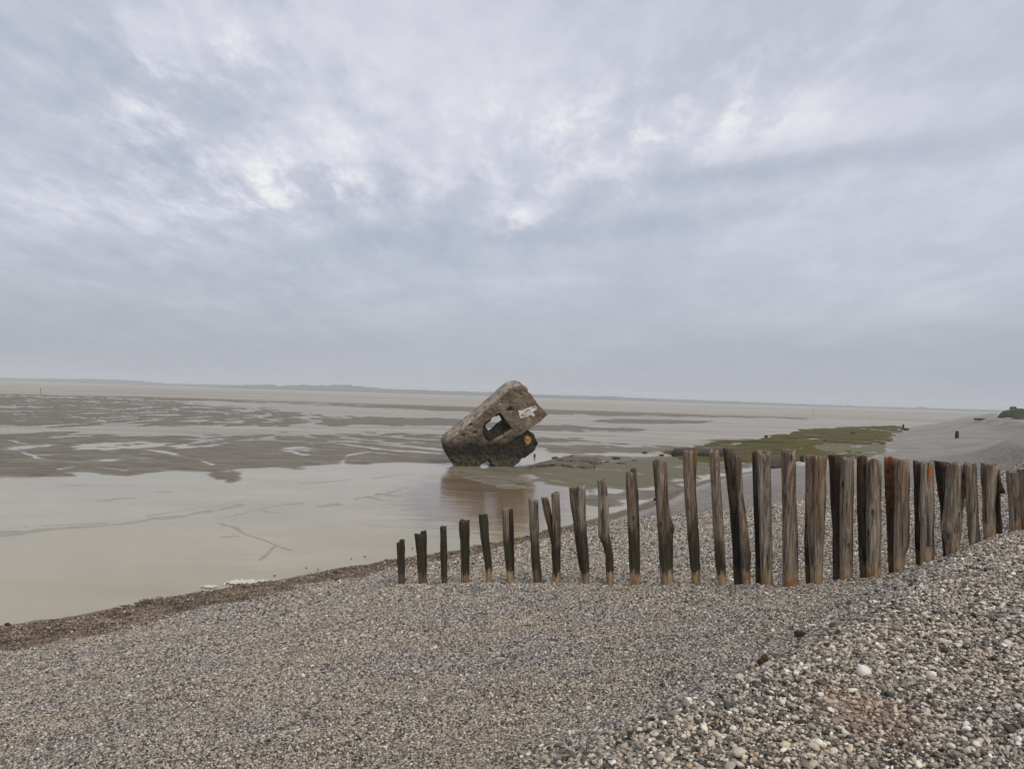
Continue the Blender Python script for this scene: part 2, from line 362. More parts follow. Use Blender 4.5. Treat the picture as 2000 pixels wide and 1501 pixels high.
# ------------------------------------------------------------------ beach mesh (shingle)
def polar(r,th):
    Rr,T=np.meshgrid(r,th,indexing='ij'); return Rr*np.sin(T),Rr*np.cos(T)
th=np.concatenate([np.radians(np.arange(-178,-50,4.)),np.radians(np.arange(-50,50,.3)),np.radians(np.arange(50,182.1,4.))])
r=np.concatenate([[.02,.3],np.geomspace(.6,1500,560)])
X,Y=polar(r,th); Z,Sd,G=terrain(X,Y)
ok=(Sd>-2.2)
keep=(ok[:-1,:-1]&ok[1:,:-1]&ok[:-1,1:]&ok[1:,1:])
beach,used=grid_obj('shingle_beach',np.stack([X,Y,Z],-1),keep,MAT['beach'])
set_attr(beach,'shore',Sd.ravel()[used]); set_attr(beach,'wr',wrack_s(X.ravel()[used],Sd.ravel()[used])); tag(beach,kind='structure')

# ------------------------------------------------------------------ mudflat and water
def HV(u): return 741.5+.0315*u
qs=np.concatenate([np.geomspace(1.5,6,14,endpoint=False),np.arange(6,40,.8),np.arange(40,175,1.1),np.arange(175,340,1.7),np.arange(340,560,6)])
us=np.concatenate([np.arange(-1500,-60,60),np.arange(-60,1960,3.0),np.arange(1960,3300,60)])
Uc,Qc=np.meshgrid(us,qs); Vc=Qc+HV(Uc)
D=ray(0,0)[None,None]*0+FW+RR*((Uc-1000)/FP)[...,None]-UU*((Vc-750.5)/FP)[...,None]
Tt=-EYE/D[...,2]; MX=D[...,0]*Tt; MY=D[...,1]*Tt
WU=np.zeros(Uc.shape); WV=np.zeros(Uc.shape)
def poly_sd(poly,sx=7.0):
    P=np.array(poly,float); x=(Uc+WU)/sx; y=Vc+WV; px=P[:,0]/sx; py=P[:,1]
    best=np.full(x.shape,1e9); ins=np.zeros(x.shape,bool); n=len(P)
    for i in range(n):
        ax,ay,bx,by=px[i],py[i],px[(i+1)%n],py[(i+1)%n]
        dx,dy=bx-ax,by-ay; L=dx*dx+dy*dy+1e-9
        t=np.clip(((x-ax)*dx+(y-ay)*dy)/L,0,1); best=np.minimum(best,(x-ax-t*dx)**2+(y-ay-t*dy)**2)
        c=((ay>y)!=(by>y)); ins^=c&(x<(bx-ax)*(y-ay)/((by-ay)+1e-12)+ax)
    return np.sqrt(best)*np.where(ins,1,-1)
def smooth_line(pts):
    P=np.array(pts,float)
    for _ in range(2):
        Q=[P[0]]
        for a,b in zip(P[:-1],P[1:]): Q+=[.75*a+.25*b,.25*a+.75*b]
        P=np.array(Q+[P[-1]])
    return P
def line_d(pts,sx=4.0):
    P=smooth_line(pts); x=(Uc+WU*.8)/sx; y=Vc+WV*.8; best=np.full(x.shape,1e9)
    for i in range(len(P)-1):
        ax,ay,bx,by=P[i,0]/sx,P[i,1],P[i+1,0]/sx,P[i+1,1]; dx,dy=bx-ax,by-ay; L=dx*dx+dy*dy+1e-9
        t=np.clip(((x-ax)*dx+(y-ay)*dy)/L,0,1); best=np.minimum(best,(x-ax-t*dx)**2+(y-ay-t*dy)**2)
    return np.sqrt(best)
nzA=fbm(MX/8.,MY/20.,11,5)-.5; nzB=fbm(MX/4.,MY/6.,21,5)-.5; nzC=fbm(MX/1.6,MY/2.2,31,4)-.5; nzF=fbm(MX/60.,MY/120.,41,4)-.5
nzS=fbm(MX/14.+MY/30.,(MY-MX*.25)/7.,51,4)-.5
qq=np.clip(Qc/130,.12,1.6)
WU=((fbm(MX/5.,MY/9.,91,4)-.5)*60+(fbm(MX/1.7,MY/2.5,92,3)-.5)*24)*qq**.6; WV=(fbm(MX/6.,MY/9.,93,4)-.5)*13*qq
field=np.full(Uc.shape,-1.0)
def bank(poly,soft,nz,w):
    global field
    f=np.clip(poly_sd(poly)/soft,-4.0,1.0)+nz*w
    field=np.maximum(field,f)
nzD=fbm(MX/2.2,MY/7.,95,4)-.5
bank([(-1500,773),(0,773),(180,777),(320,781),(430,793),(600,806),(645,811),(720,813),(860,816),(1040,827),(1190,835),(1310,840),(1240,843),(1040,841),(860,831),(430,831),(0,831),(-1500,831)],3.0,nzA*.4+nzD*1.1+.2*nzC,4.4*sstep(800,450,Uc)+1.6)
bank([(-1500,767),(0,768.5),(180,773),(250,774),(180,775),(0,771),(-1500,770)],1.0,nzA,.6)
bank([(200,774),(430,777),(645,783),(860,789),(1060,799),(1250,802),(1400,807),(1600,814),(1680,817),(1550,817.5),(1400,816),(1200,812),(1060,808),(860,802),(645,793),(430,785),(300,780)],2.5,nzF+nzA,2.6)
bank([(1180,818),(1270,818),(1400,822),(1370,828),(1250,827),(1150,823)],2.0,nzA,1.0)
bank([(-1500,847),(0,848),(430,849),(560,847),(700,845),(860,850),(1000,852),(1040,853),(1170,858),(1245,869),(1200,868),(1050,866),(1000,905),(860,907),(800,903),(730,906),(660,904),(640,908),(590,915),(545,914),(480,915),(420,922),(330,921),(245,926),(160,916),(130,920),(145,926),(60,932),(20,930),(-1500,960)],4.0,nzB*.7+.7*nzS+.6*nzC+.5*nzD,3.2*sstep(900,855,Vc)+1.6)
bank([(390,921),(455,916),(500,918),(470,930),(500,934),(440,945),(420,933)],4,nzC,3.2)
bank([(1040,869),(1170,870),(1350,872),(1310,884),(1150,886),(1060,888),(1040,880)],4.0,nzC+nzB,2.6)
bank([(1010,912),(1060,900),(1120,892),(1200,889),(1340,892),(1430,900),(1500,905),(1440,925),(1330,945),(1260,953),(1180,958),(1110,962),(1050,950),(1010,930)],7,nzC+.8*nzB,2.6)
bank([(880,915),(1010,912),(1050,940),(1010,952),(930,944),(870,930)],7,nzC,2.2)
bank([(1130,975),(1280,950),(1400,925),(1330,960),(1250,985),(1180,992)],8,nzC,2.6)
bank([(1370,858),(1480,856),(1480,866),(1400,868)],3,nzC,2)
chan=[([(22,877),(36,885),(56,893),(85,896),(126,899),(149,902),(155,905),(144,909),(117,913)],2.2),([(155,905),(191,912),(238,918)],1.3),([(277,878),(301,883),(346,892),(382,900),(412,907)],2.6),
 ([(322,870),(360,866),(405,860),(440,855)],1.6),([(405,870),(428,867),(450,862)],1.6),([(27,860),(47,869),(40,874)],1.6),
 ([(518,858),(576,862),(655,867),(722,873),(790,880),(857,888)],1.8),([(677,853),(722,860),(767,865),(857,880)],2.2),([(695,845),(767,853),(857,858)],1.4),([(556,880),(601,888)],1.5),([(711,883),(677,889),(664,894),(675,905)],2.2),([(440,863),(500,855),(530,850)],1.5),([(590,850),(640,858),(700,864),(800,872)],1.4),([(720,880),(790,890),(860,896)],1.5),
 ([(505,812),(523,818),(545,824)],1.6),([(575,815),(600,820),(620,822)],2.2),([(600,814),(660,817),(720,813)],1.2),([(380,815),(400,819),(430,825)],1.3),([(150,813),(175,819),(195,823)],1.5),([(1060,846),(1000,845),(930,846),(860,842)],2.5),([(800,829),(860,836)],1.5)]
cut=np.zeros(Uc.shape)
for pts,w in chan: cut=np.maximum(cut,np.exp(-(line_d(pts)/w)**2)*(1+2.5*nzB))
mudz=np.clip(field,-1,1)*.09
mudz=np.where(mudz>0,mudz*(1-np.clip(cut,0,1))-.012*cut,mudz)
ridge=[([(-50,1036),(0,1034),(60,1031),(200,1025)],.8),([(280,1009),(300,1005),(370,992),(420,987),(480,974)],.8),([(590,946),(660,942),(710,936)],.7),([(735,934),(760,930),(790,925),(825,924)],.9),
 ([(420,1012),(460,1004),(500,996),(540,989),(585,984)],.9),([(515,998),(580,1008)],.7),([(430,1023),(455,1031),(480,1044),(520,1058),(560,1073)],.9),([(533,1064),(510,1080),(495,1092)],.7),([(433,1052),(470,1049)],.7),([(630,989),(665,984)],1.6),([(700,974),(730,968),(760,961),(800,951)],.9),([(728,970),(760,976)],.7),([(740,962),(800,968)],1.5),([(105,949),(140,947),(165,948)],.8),([(180,980),(220,975),(260,972)],.9),([(300,960),(330,958)],.7)]
rg=np.full(Uc.shape,-1.)
for pts,w in ridge: rg=np.maximum(rg,1.2-line_d(pts)/max(w*.9,1.15)+nzC*2.2)
creek=[(-80,1040),(0,1037),(200,1028),(300,1009),(420,990),(482,975),(474,988),(400,1003),(300,1020),(200,1034),(100,1041),(0,1052),(-80,1060)]
rg=np.maximum(rg,np.clip(poly_sd(creek,5)/3,-3,.6)+nzC*1.6)
mudz=np.maximum(mudz,np.clip(rg,-1,1)*.008-.002)
# far plain of pale sand beyond the channels, and the dark weedy flat at the bend
far=np.clip((24-Qc)/3,-1,1); 
mudz=np.where(mudz<0,np.maximum(mudz,-.09),mudz)
alg=[(1290,886),(1310,880),(1370,872),(1400,862),(1480,859),(1500,851),(1545,846),(1562,838),(1660,834),(1745,830),(1762,834),(1752,848),(1725,880),(1705,892),(1600,899),(1500,908),(1440,901),(1380,905),(1320,899)]
asd=poly_sd(alg,5)
pool=np.zeros(Uc.shape)
for pts,w in [([(1548,860),(1570,858),(1592,856)],1.8),([(1432,879),(1500,877),(1560,875),(1620,873)],.9),([(1630,887),(1690,884),(1705,882)],1.2),([(1640,873),(1700,872)],.9),([(1350,866),(1400,869),(1440,866)],1.6)]:
    pool=np.maximum(pool,np.exp(-(line_d(pts,6)/w)**2))
az=np.clip(asd/4,-1,1)+nzB*.9+nzA*.8
algz=np.where(az>0,.05+.12*np.clip(az,0,1)+.1*nzB,-.1)*(1-pool)-.04*pool
mudz=np.maximum(mudz,np.where(asd>-2,algz-.03,-1))
P=np.stack([MX,MY,mudz],-1)
mud,_=grid_obj('mudflat',P,np.ones((len(qs)-1,len(us)-1),bool),MAT['mud']); ol=[(1030,915),(1120,900),(1330,893),(1450,900),(1500,907),(1440,930),(1300,956),(1180,962),(1080,955)]
set_attr(mud,'olive',np.maximum(np.clip(poly_sd(ol)/5+nzC*2,0,1)*.8,np.clip(asd/3+1,0,1)*.9).ravel())
tag(mud,kind='structure')
brown=(nzA*1.1+nzF*.5+.1+(Uc-1560)/900*.5)
ak=(asd>0)&(brown<.32+.15*nzC)&(algz>0)
kf=ak[:-1,:-1]|ak[1:,1:]
Pa=P.copy(); Pa[...,2]=algz+.015+.05*np.abs(nzC)
alo,_=grid_obj('algae_carpet',Pa,kf,MAT['algae']); tag(alo,'green algae spread over the mud behind the tall posts','algae',kind='stuff')
# water: one level sheet out to the far shore
ws=[(-6000,-300),(6000,-300),(6000,5600),(-6000,5600)]
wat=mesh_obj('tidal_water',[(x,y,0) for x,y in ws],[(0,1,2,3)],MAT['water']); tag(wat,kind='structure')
# far sand plain, lying a hand above the water, beyond the last channel
qf=np.array([1.4,2,3,4.5,6,8,10,12.5,15,18,21,24,27]); uf=np.arange(-1500,3000,20.)
Uf,Qf=np.meshgrid(uf,qf); Vf=Qf+HV(Uf); Df=FW+RR*((Uf-1000)/FP)[...,None]-UU*((Vf-750.5)/FP)[...,None]; Tf=-EYE/Df[...,2]
edge=25+4*(fbm(Uf/150,Uf*0,61,3)-.5)
Zf=np.where(Qf<edge,.16+.3*(fbm(Df[...,0]*Tf/90,Df[...,1]*Tf/200,62,4)-.5),-.15)
pf,_=grid_obj('sand_flat',np.stack([Df[...,0]*Tf,Df[...,1]*Tf,Zf],-1),np.ones((len(qf)-1,len(uf)-1),bool),MAT['sand']); tag(pf,kind='structure')
exec_far=True

# ------------------------------------------------------------------ far shore
def ridge_mesh(name,prof,dist,depth,mat,lump,seed,kind):
    """prof: list (u, vtop) along the horizon; built as a rounded ridge of real depth"""
    us_=np.arange(prof[0][0],prof[-1][0]+1,3.0); vt=np.interp(us_,[a for a,b in prof],[b for a,b in prof])
    rows=[]
    for k,(fy,fh) in enumerate([(0,-.02),(.06,.45),(.16,.8),(.35,1),(.6,.92),(1,-.02)]):
        row=[]
        for i,u in enumerate(us_):
            p=at_y(u,vt[i],dist); top=max(.6,p[2]); y=dist+fy*depth
            n=(vnoise(u/9.,k*3.1,seed)-.5)*lump+(vnoise(u/3.3,k*5.1,seed+1)-.5)*lump*.6
            row.append((p[0]*y/dist,y,max(-.5,top*fh*(1+(n if 0<fh else 0)))))
        rows.append(row)
    P=np.array(rows); o,_=grid_obj(name,P,np.ones((len(rows)-1,len(us_)-1),bool),mat); tag(o,kind=kind); return o
ridge_mesh('far_hills',[(-900,730),(-400,735),(0,737),(120,739),(220,740),(280,744),(330,748.5),(430,750.5),(540,754),(700,759),(860,764),(1100,771),(1400,782),(1700,793),(1960,800),(2300,811),(2900,830)],3900,500,MAT['hill'],.12,71,'structure')
fw=ridge_mesh('far_wood',[(430,754),(470,751),(500,751),(535,751),(545,755),(556,752.5),(590,751),(640,752),(685,752),(720,755),(770,760),(850,762),(960,765.5),(1040,770),(1085,771),(1100,774),(1112,771.5),(1200,774),(1290,779),(1305,783),(1340,780),(1400,785),(1440,783),(1460,785),(1480,786),(1490,786),(1500,788),(1545,789),(1551,791),(1560,788.5),(1600,792),(1650,793),(1655,788.5),(1664,793),(1690,796),(1750,796),(1765,794),(1770,798),(1780,797),(1800,792.5),(1810,796),(1850,798),(1950,801),(2100,806),(2600,822)],3500,220,MAT['wood_far'],.25,81,'stuff')
tag(fw,'hazy blue-grey line of trees along the far shore','woodland')

# dune bank on the right with one shrub
def dune():
    y0=190.; us_=np.arange(1948,2500,6.); rows=[]
    xs_=[at_y(u,815,y0)[0] for u in us_]
    prof=[(1948,813.5),(1953,808),(1962,802),(1975,799),(1990,798),(2010,800),(2100,802),(2500,812)]
    for k,(dy,fh) in enumerate([(-22,0),(-16,.3),(-10,.72),(-3,.97),(5,1),(14,.85),(26,.4),(40,0)]):
        row=[]
        for i,u in enumerate(us_):
            top=at_y(u,np.interp(u,[a for a,b in prof],[b for a,b in prof]),y0)[2]
            y=y0+dy*min(1,.25+i*.12); x=xs_[i]*y/y0
            zb=float(terrain(np.array([x]),np.array([y]))[0][0])-.1
            n=(vnoise(u/5.,k*2.3,91)-.5)*.5*fh+(vnoise(u/1.7,k*4.3,92)-.5)*.35*fh
            row.append((x,y,zb+(top-zb)*fh+n))
        rows.append(row)
    P=np.array(rows); o,_=grid_obj('grassy_dune',P,np.ones((len(rows)-1,len(us_)-1),bool),MAT['grass']); tag(o,kind='structure')
    # pale drift of shells/shingle along its foot
    P2=P[:3].copy(); P2[0,:,1]-=9; P2[1]=P[0]; P2[2]=P[0]; P2[2,:,1]+=2; 
    z0=np.array([[float(terrain(np.array([a]),np.array([b]))[0][0]) for a,b in zip(P2[k,:,0],P2[k,:,1])] for k in range(3)])
    P2[...,2]=z0+np.array([.02,.22,.15])[:,None]
    o2,_=grid_obj('pale_shingle_drift',P2[:,3:],np.ones((2,len(us_)-4),bool),MAT['chalk']); tag(o2,kind='structure')
dune()

# ------------------------------------------------------------------ rocks
def rock_mesh(name,mat,seed,dims,n=2,rough=.35,flat=0.0):
    bm=bmesh.new(); bmesh.ops.create_icosphere(bm,subdivisions=n,radius=1)
    rn=random.Random(seed); ph=[(Vector((rn.uniform(-1,1),rn.uniform(-1,1),rn.uniform(-1,1))).normalized(),rn.uniform(.3,.8)) for _ in range(7)]
    for v in bm.verts:
        d=v.co.normalized(); s=1.0
        for ax,c in ph:
            t=d.dot(ax)
            if t>c: s*=1-(t-c)*rough*1.2
        s*=1+rn.uniform(-.06,.06)
        v.co=Vector((d.x*dims[0]*s,d.y*dims[1]*s,d.z*dims[2]*s))
        if flat and v.co.z>dims[2]*flat: v.co.z=dims[2]*flat+rn.uniform(-.02,.02)
    me=bpy.data.meshes.new(name); bm.to_mesh(me); bm.free(); me.materials.append(mat)
    me.polygons.foreach_set('use_smooth',[True]*len(me.polygons))
    return me
def place(name,me,loc,rz=0,tilt=0):
    o=bpy.data.objects.new(name,me); COL.objects.link(o); o.location=loc; o.rotation_euler=(tilt,tilt*.6,rz); return o
def px_thing(name,mat,u,v,wpx,hpx,seed,depth=.8,rough=.35,n=2,sink=.25,flat=0.0,z=None,rz=0):
    p=hit(u,v) if z is None else at_z(u,v,z); k=np.linalg.norm(p-E0)/FP
    me=rock_mesh(name,mat,seed,(wpx*k/2,wpx*k/2*depth,hpx*k/(2-sink*2+.0)),n,rough,flat)
    return place(name,me,(p[0],p[1]+wpx*k/2*depth*.5,p[2]+hpx*k*(.5-sink)),rz)

# ------------------------------------------------------------------ blockhouse
def block(name,front,hole,p0,n,shift,depth_y,mat,parent,voxel=.09,sm=5,seed=0,pits=()):
    """front polygon in photo pixels on the plane (p0,n) ; extruded by the vector 'shift' (world)"""
    bm=bmesh.new(); edges=[]
    for loop in ([front]+([hole] if hole else [])):
        vs=[bm.verts.new(at_plane(820+a/6.6667,720+b/6.6667,p0,n)) for a,b in loop]
        for i in range(len(vs)): edges.append(bm.edges.new((vs[i],vs[(i+1)%len(vs)])))
    bmesh.ops.triangle_fill(bm,use_beauty=True,use_dissolve=False,edges=edges)
    ext=bmesh.ops.extrude_face_region(bm,geom=bm.faces[:])
    nv=[g for g in ext['geom'] if isinstance(g,bmesh.types.BMVert)]
    bmesh.ops.translate(bm,verts=nv,vec=Vector(shift))
    bmesh.ops.recalc_face_normals(bm,faces=bm.faces[:])
    me=bpy.data.meshes.new(name); bm.to_mesh(me); bm.free()
    tmp=bpy.data.objects.new('tmp',me); COL.objects.link(tmp)
    r=tmp.modifiers.new('r','REMESH'); r.mode='VOXEL'; r.voxel_size=voxel
    s=tmp.modifiers.new('s','SMOOTH'); s.iterations=sm; s.factor=.5
    dg=bpy.context.evaluated_depsgraph_get(); m2=bpy.data.meshes.new_from_object(tmp.evaluated_get(dg))
    bpy.data.objects.remove(tmp); bpy.data.meshes.remove(me)
    m2.name=name
    N=len(m2.vertices); V=np.empty(N*3,np.float32); m2.vertices.foreach_get('co',V); V=V.reshape(-1,3).astype(float)
    Nn=np.empty(N*3,np.float32); m2.vertices.foreach_get('normal',Nn); Nn=Nn.reshape(-1,3)
    def f3(sc,s): return (fbm(V[:,0]*sc+V[:,2]*sc*.7,V[:,1]*sc-V[:,2]*sc*.6,s,3)-.5)+(fbm(V[:,2]*sc+3.7,V[:,0]*sc*.8-V[:,1]*sc*.5,s+9,3)-.5)
    dsp=.10*f3(.8,seed)+.07*f3(3.0,seed+3)+.045*f3(7.0,seed+6)
    chip=f3(1.6,seed+5); dsp-=.12*sstep(.2,.45,chip)
    V=V+Nn*dsp[:,None]
    nn=np.array(n)/np.linalg.norm(n)
    for a,b,rad,dep in pits:
        c=at_plane(820+a/6.6667,720+b/6.6667,p0,n); dd=V-c; along=dd@nn; lat=np.linalg.norm(dd-along[:,None]*nn,axis=1)
        w=np.exp(-(lat/rad)**4)*(np.abs(along)<.5)
        V=V-np.outer(w*dep*(1 if (FW@nn)<0 else -1),nn)
    if name=='wall_block':
        xl=V[:,0].min(); wl=1-sstep(xl,xl+2.6,V[:,0]); V[:,0]+=wl*.62*np.clip(1-V[:,2]/1.5,0,1.3)**1.4
    m2.vertices.foreach_set('co',V.astype(np.float32).ravel()); m2.update()
    m2.materials.clear(); m2.materials.append(mat); m2.polygons.foreach_set('use_smooth',[True]*len(m2.polygons))
    o=bpy.data.objects.new(name,m2); COL.objects.link(o); o.parent=parent; return o
bun=bpy.data.objects.new('concrete_bunker',None); COL.objects.link(bun)
tag(bun,'toppled brown concrete bunker tilted on the wet mudflat, with a square hole through it','bunker')
pb=at_z(820+600/6.6667,720+1270/6.6667)+np.array([0,.3,0])
Dv=np.array([-.46,1.9,.46]); nF=-Dv/np.linalg.norm(Dv)
front=[(372,1290),(340,1150),(318,1010),(345,950),(440,885),(560,790),(800,590),(1010,405),(1110,315),(1190,255),(1260,226),(1330,222),(1390,255),(1445,330),(1550,470),(1672,600),(1560,690),(1405,800),(1150,975),(930,1125),(905,1170),(760,1290)]
hole=[(1042,570),(1120,672),(1210,792),(1060,893),(908,992),(852,922),(812,850),(838,712),(935,643)]
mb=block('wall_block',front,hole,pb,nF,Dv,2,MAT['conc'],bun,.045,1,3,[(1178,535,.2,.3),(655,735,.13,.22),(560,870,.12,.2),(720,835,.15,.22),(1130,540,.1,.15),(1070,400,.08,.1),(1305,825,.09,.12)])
nL=np.array([.22,-.97,-.02]); pL=at_z(1000,913)+np.array([0,.8,0])
low=[(880,1150),(1000,1040),(1150,920),(1400,790),(1480,850),(1530,940),(1548,985),(1525,1035),(1440,1110),(1330,1190),(1210,1290),(1000,1300),(950,1250)]
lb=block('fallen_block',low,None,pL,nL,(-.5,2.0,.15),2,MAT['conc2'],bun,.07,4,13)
li=block('inner_chamber_shade',[(770,650),(1020,480),(1260,780),(910,1050),(770,920)],[(1030,600),(1060,640),(1094,690),(1010,770),(918,852),(880,800),(848,735),(930,670)],pb+Dv*.3,nF,Dv*.45,2,MAT['weed_rock_and_shade'],bun,.06,2,23)  # black weed colour stands in for the shade inside the hollow bunker
def decal(name,poly,p0,n,mat,parent,lift=.05,jag=0.0):
    nn=np.array(n)/np.linalg.norm(n)
    P=[at_plane(820+a/6.6667,720+b/6.6667,p0,n)+nn*lift for a,b in poly]; k=len(P)
    V=P+[p-nn*.16 for p in P]
    F_=[tuple(range(k)),tuple(range(2*k-1,k-1,-1))]+[(i,(i+1)%k,k+(i+1)%k,k+i) for i in range(k)]
    return mesh_obj(name,V,F_,mat,parent,False)
dp=decal('painted_panel',[(1278,540),(1330,535),(1400,510),(1470,485),(1500,470),(1535,515),(1500,545),(1465,560),(1495,600),(1480,620),(1430,600),(1400,625),(1300,640),(1290,600)],pb,nF,MAT['paint_white'],bun)
dp['label']='white flaking paint patch'
dg_=decal('graffiti',[(1398,862),(1412,880),(1436,872),(1432,896),(1452,908),(1440,930),(1447,952),(1424,956),(1421,982),(1404,968),(1386,1002),(1380,962),(1366,948),(1372,926),(1352,912),(1368,896),(1358,874),(1384,884)],pL,nL,MAT['paint_orange'],bun)
dg_['label']='orange spray-painted star'

# ------------------------------------------------------------------ groyne posts
def tube(V,F_,at_,spec,basez,rn):
    """spec: list of (uL,uR,v) from top to base ; depth offset off ; returns ring tube"""
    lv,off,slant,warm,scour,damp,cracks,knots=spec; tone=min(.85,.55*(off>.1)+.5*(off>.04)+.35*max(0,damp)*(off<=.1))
    uL,uR,v=lv[-1]; b=on_groyne((uL+uR)/2,v,off); yb=b[1]; k=np.linalg.norm(b-E0)/FP
    C=[];Wd=[]
    for (a,c,vv) in lv[::-1]:
        p=at_y((a+c)/2,vv,yb); C.append(p); Wd.append((c-a)*k/2*.90)
    C=np.array(C); Wd=np.array(Wd); hz=C[:,2]
    z0=hz[0]; z1=hz[-1]
    nr=44; ns=56; base=len(V); th_=np.arange(ns)*2*math.pi/ns
    sd=rn.randint(0,9999)
    # angular grain profile
    ang=np.zeros(ns)
    for kk in range(2,7): ang+=rn.uniform(-1,1)*np.cos(kk*th_+rn.uniform(0,6.3))/kk*.15
    crk=[(rn.uniform(math.pi*.9,math.pi*2.1),rn.uniform(.08,.16),rn.uniform(.15,.34),rn.uniform(-.5,.5)) for _ in range(cracks)]
    ecc=rn.uniform(.85,1.1)
    chips=np.array([vnoise(np.array(t*3/math.pi*1.0),np.array(sd*.37),sd) for t in th_])-.5
    slx=slant; 
    zs_=np.concatenate([[z0-.7,z0-.3],np.linspace(z0,z1,nr-2)])
    for i,zz in enumerate(zs_):
        cx=np.interp(zz,hz,C[:,0]); cy=yb; w=np.interp(zz,hz,Wd); f=(zz-z0)/(z1-z0)
        rr=w*(1+ang*(.7+.3*math.sin(f*5+sd)))*(1+.15*(vnoise(np.array(f*6.0),np.array(sd*.1),sd)-.5))
        rr=rr*(1+.10*(vnoise(th_*4,np.full(ns,f*9.0),sd+4)-.5)+.10*(vnoise(th_*9,np.full(ns,f*4.0),sd+8)-.5))
        for t0,wd,dp_,dr in crk:
            dth=(th_-(t0+dr*f)+math.pi)%(2*math.pi)-math.pi
            rr=rr*(1-dp_*np.exp(-(dth/wd)**2)*(.25+.75*f))
        for (kf,ka,kh,kw) in knots:
            dth=(th_-ka+math.pi)%(2*math.pi)-math.pi
            rr=rr*(1+kh*np.exp(-(dth/.45)**2-((f-kf)/kw)**2))
        for j in range(ns):
            top=f>.97
            dz=(slx*math.cos(th_[j])*w+chips[j]*w*.85)*max(0,(f-.82)/.18) if f>0 else 0
            V.append((cx+rr[j]*math.cos(th_[j]),cy+rr[j]*ecc*math.sin(th_[j]),zz+dz))
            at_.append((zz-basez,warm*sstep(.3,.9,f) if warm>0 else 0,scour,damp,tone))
    nrr=len(zs_)
    for i in range(nrr-1):
        for j in range(ns):
            F_.append((base+i*ns+j,base+i*ns+(j+1)%ns,base+(i+1)*ns+(j+1)%ns,base+(i+1)*ns+j))
    # end grain: two inset rings and centre
    last=base+(nrr-1)*ns; cx=np.interp(z1,hz,C[:,0])
    prev=last
    for kf in (.85,.4):
        nb=len(V)
        for j in range(ns):
            x,y,z=V[last+j]; V.append((cx+(x-cx)*kf,yb+(y-yb)*kf,z1+(z-z1)*kf+rn.uniform(-.012,.006))); at_.append(at_[last+j])
        for j in range(ns): F_.append((prev+j,prev+(j+1)%ns,nb+(j+1)%ns,nb+j))
        prev=nb
    nb=len(V); V.append((cx,yb,z1-.01)); at_.append(at_[last])
    for j in range(ns): F_.append((prev+j,prev+(j+1)%ns,nb))
def T(lv,off=0.0,slant=0.0,warm=0.0,scour=1.0,damp=0.0,cracks=2,knots=()): return (lv,off,slant,warm,scour,damp,cracks,knots)
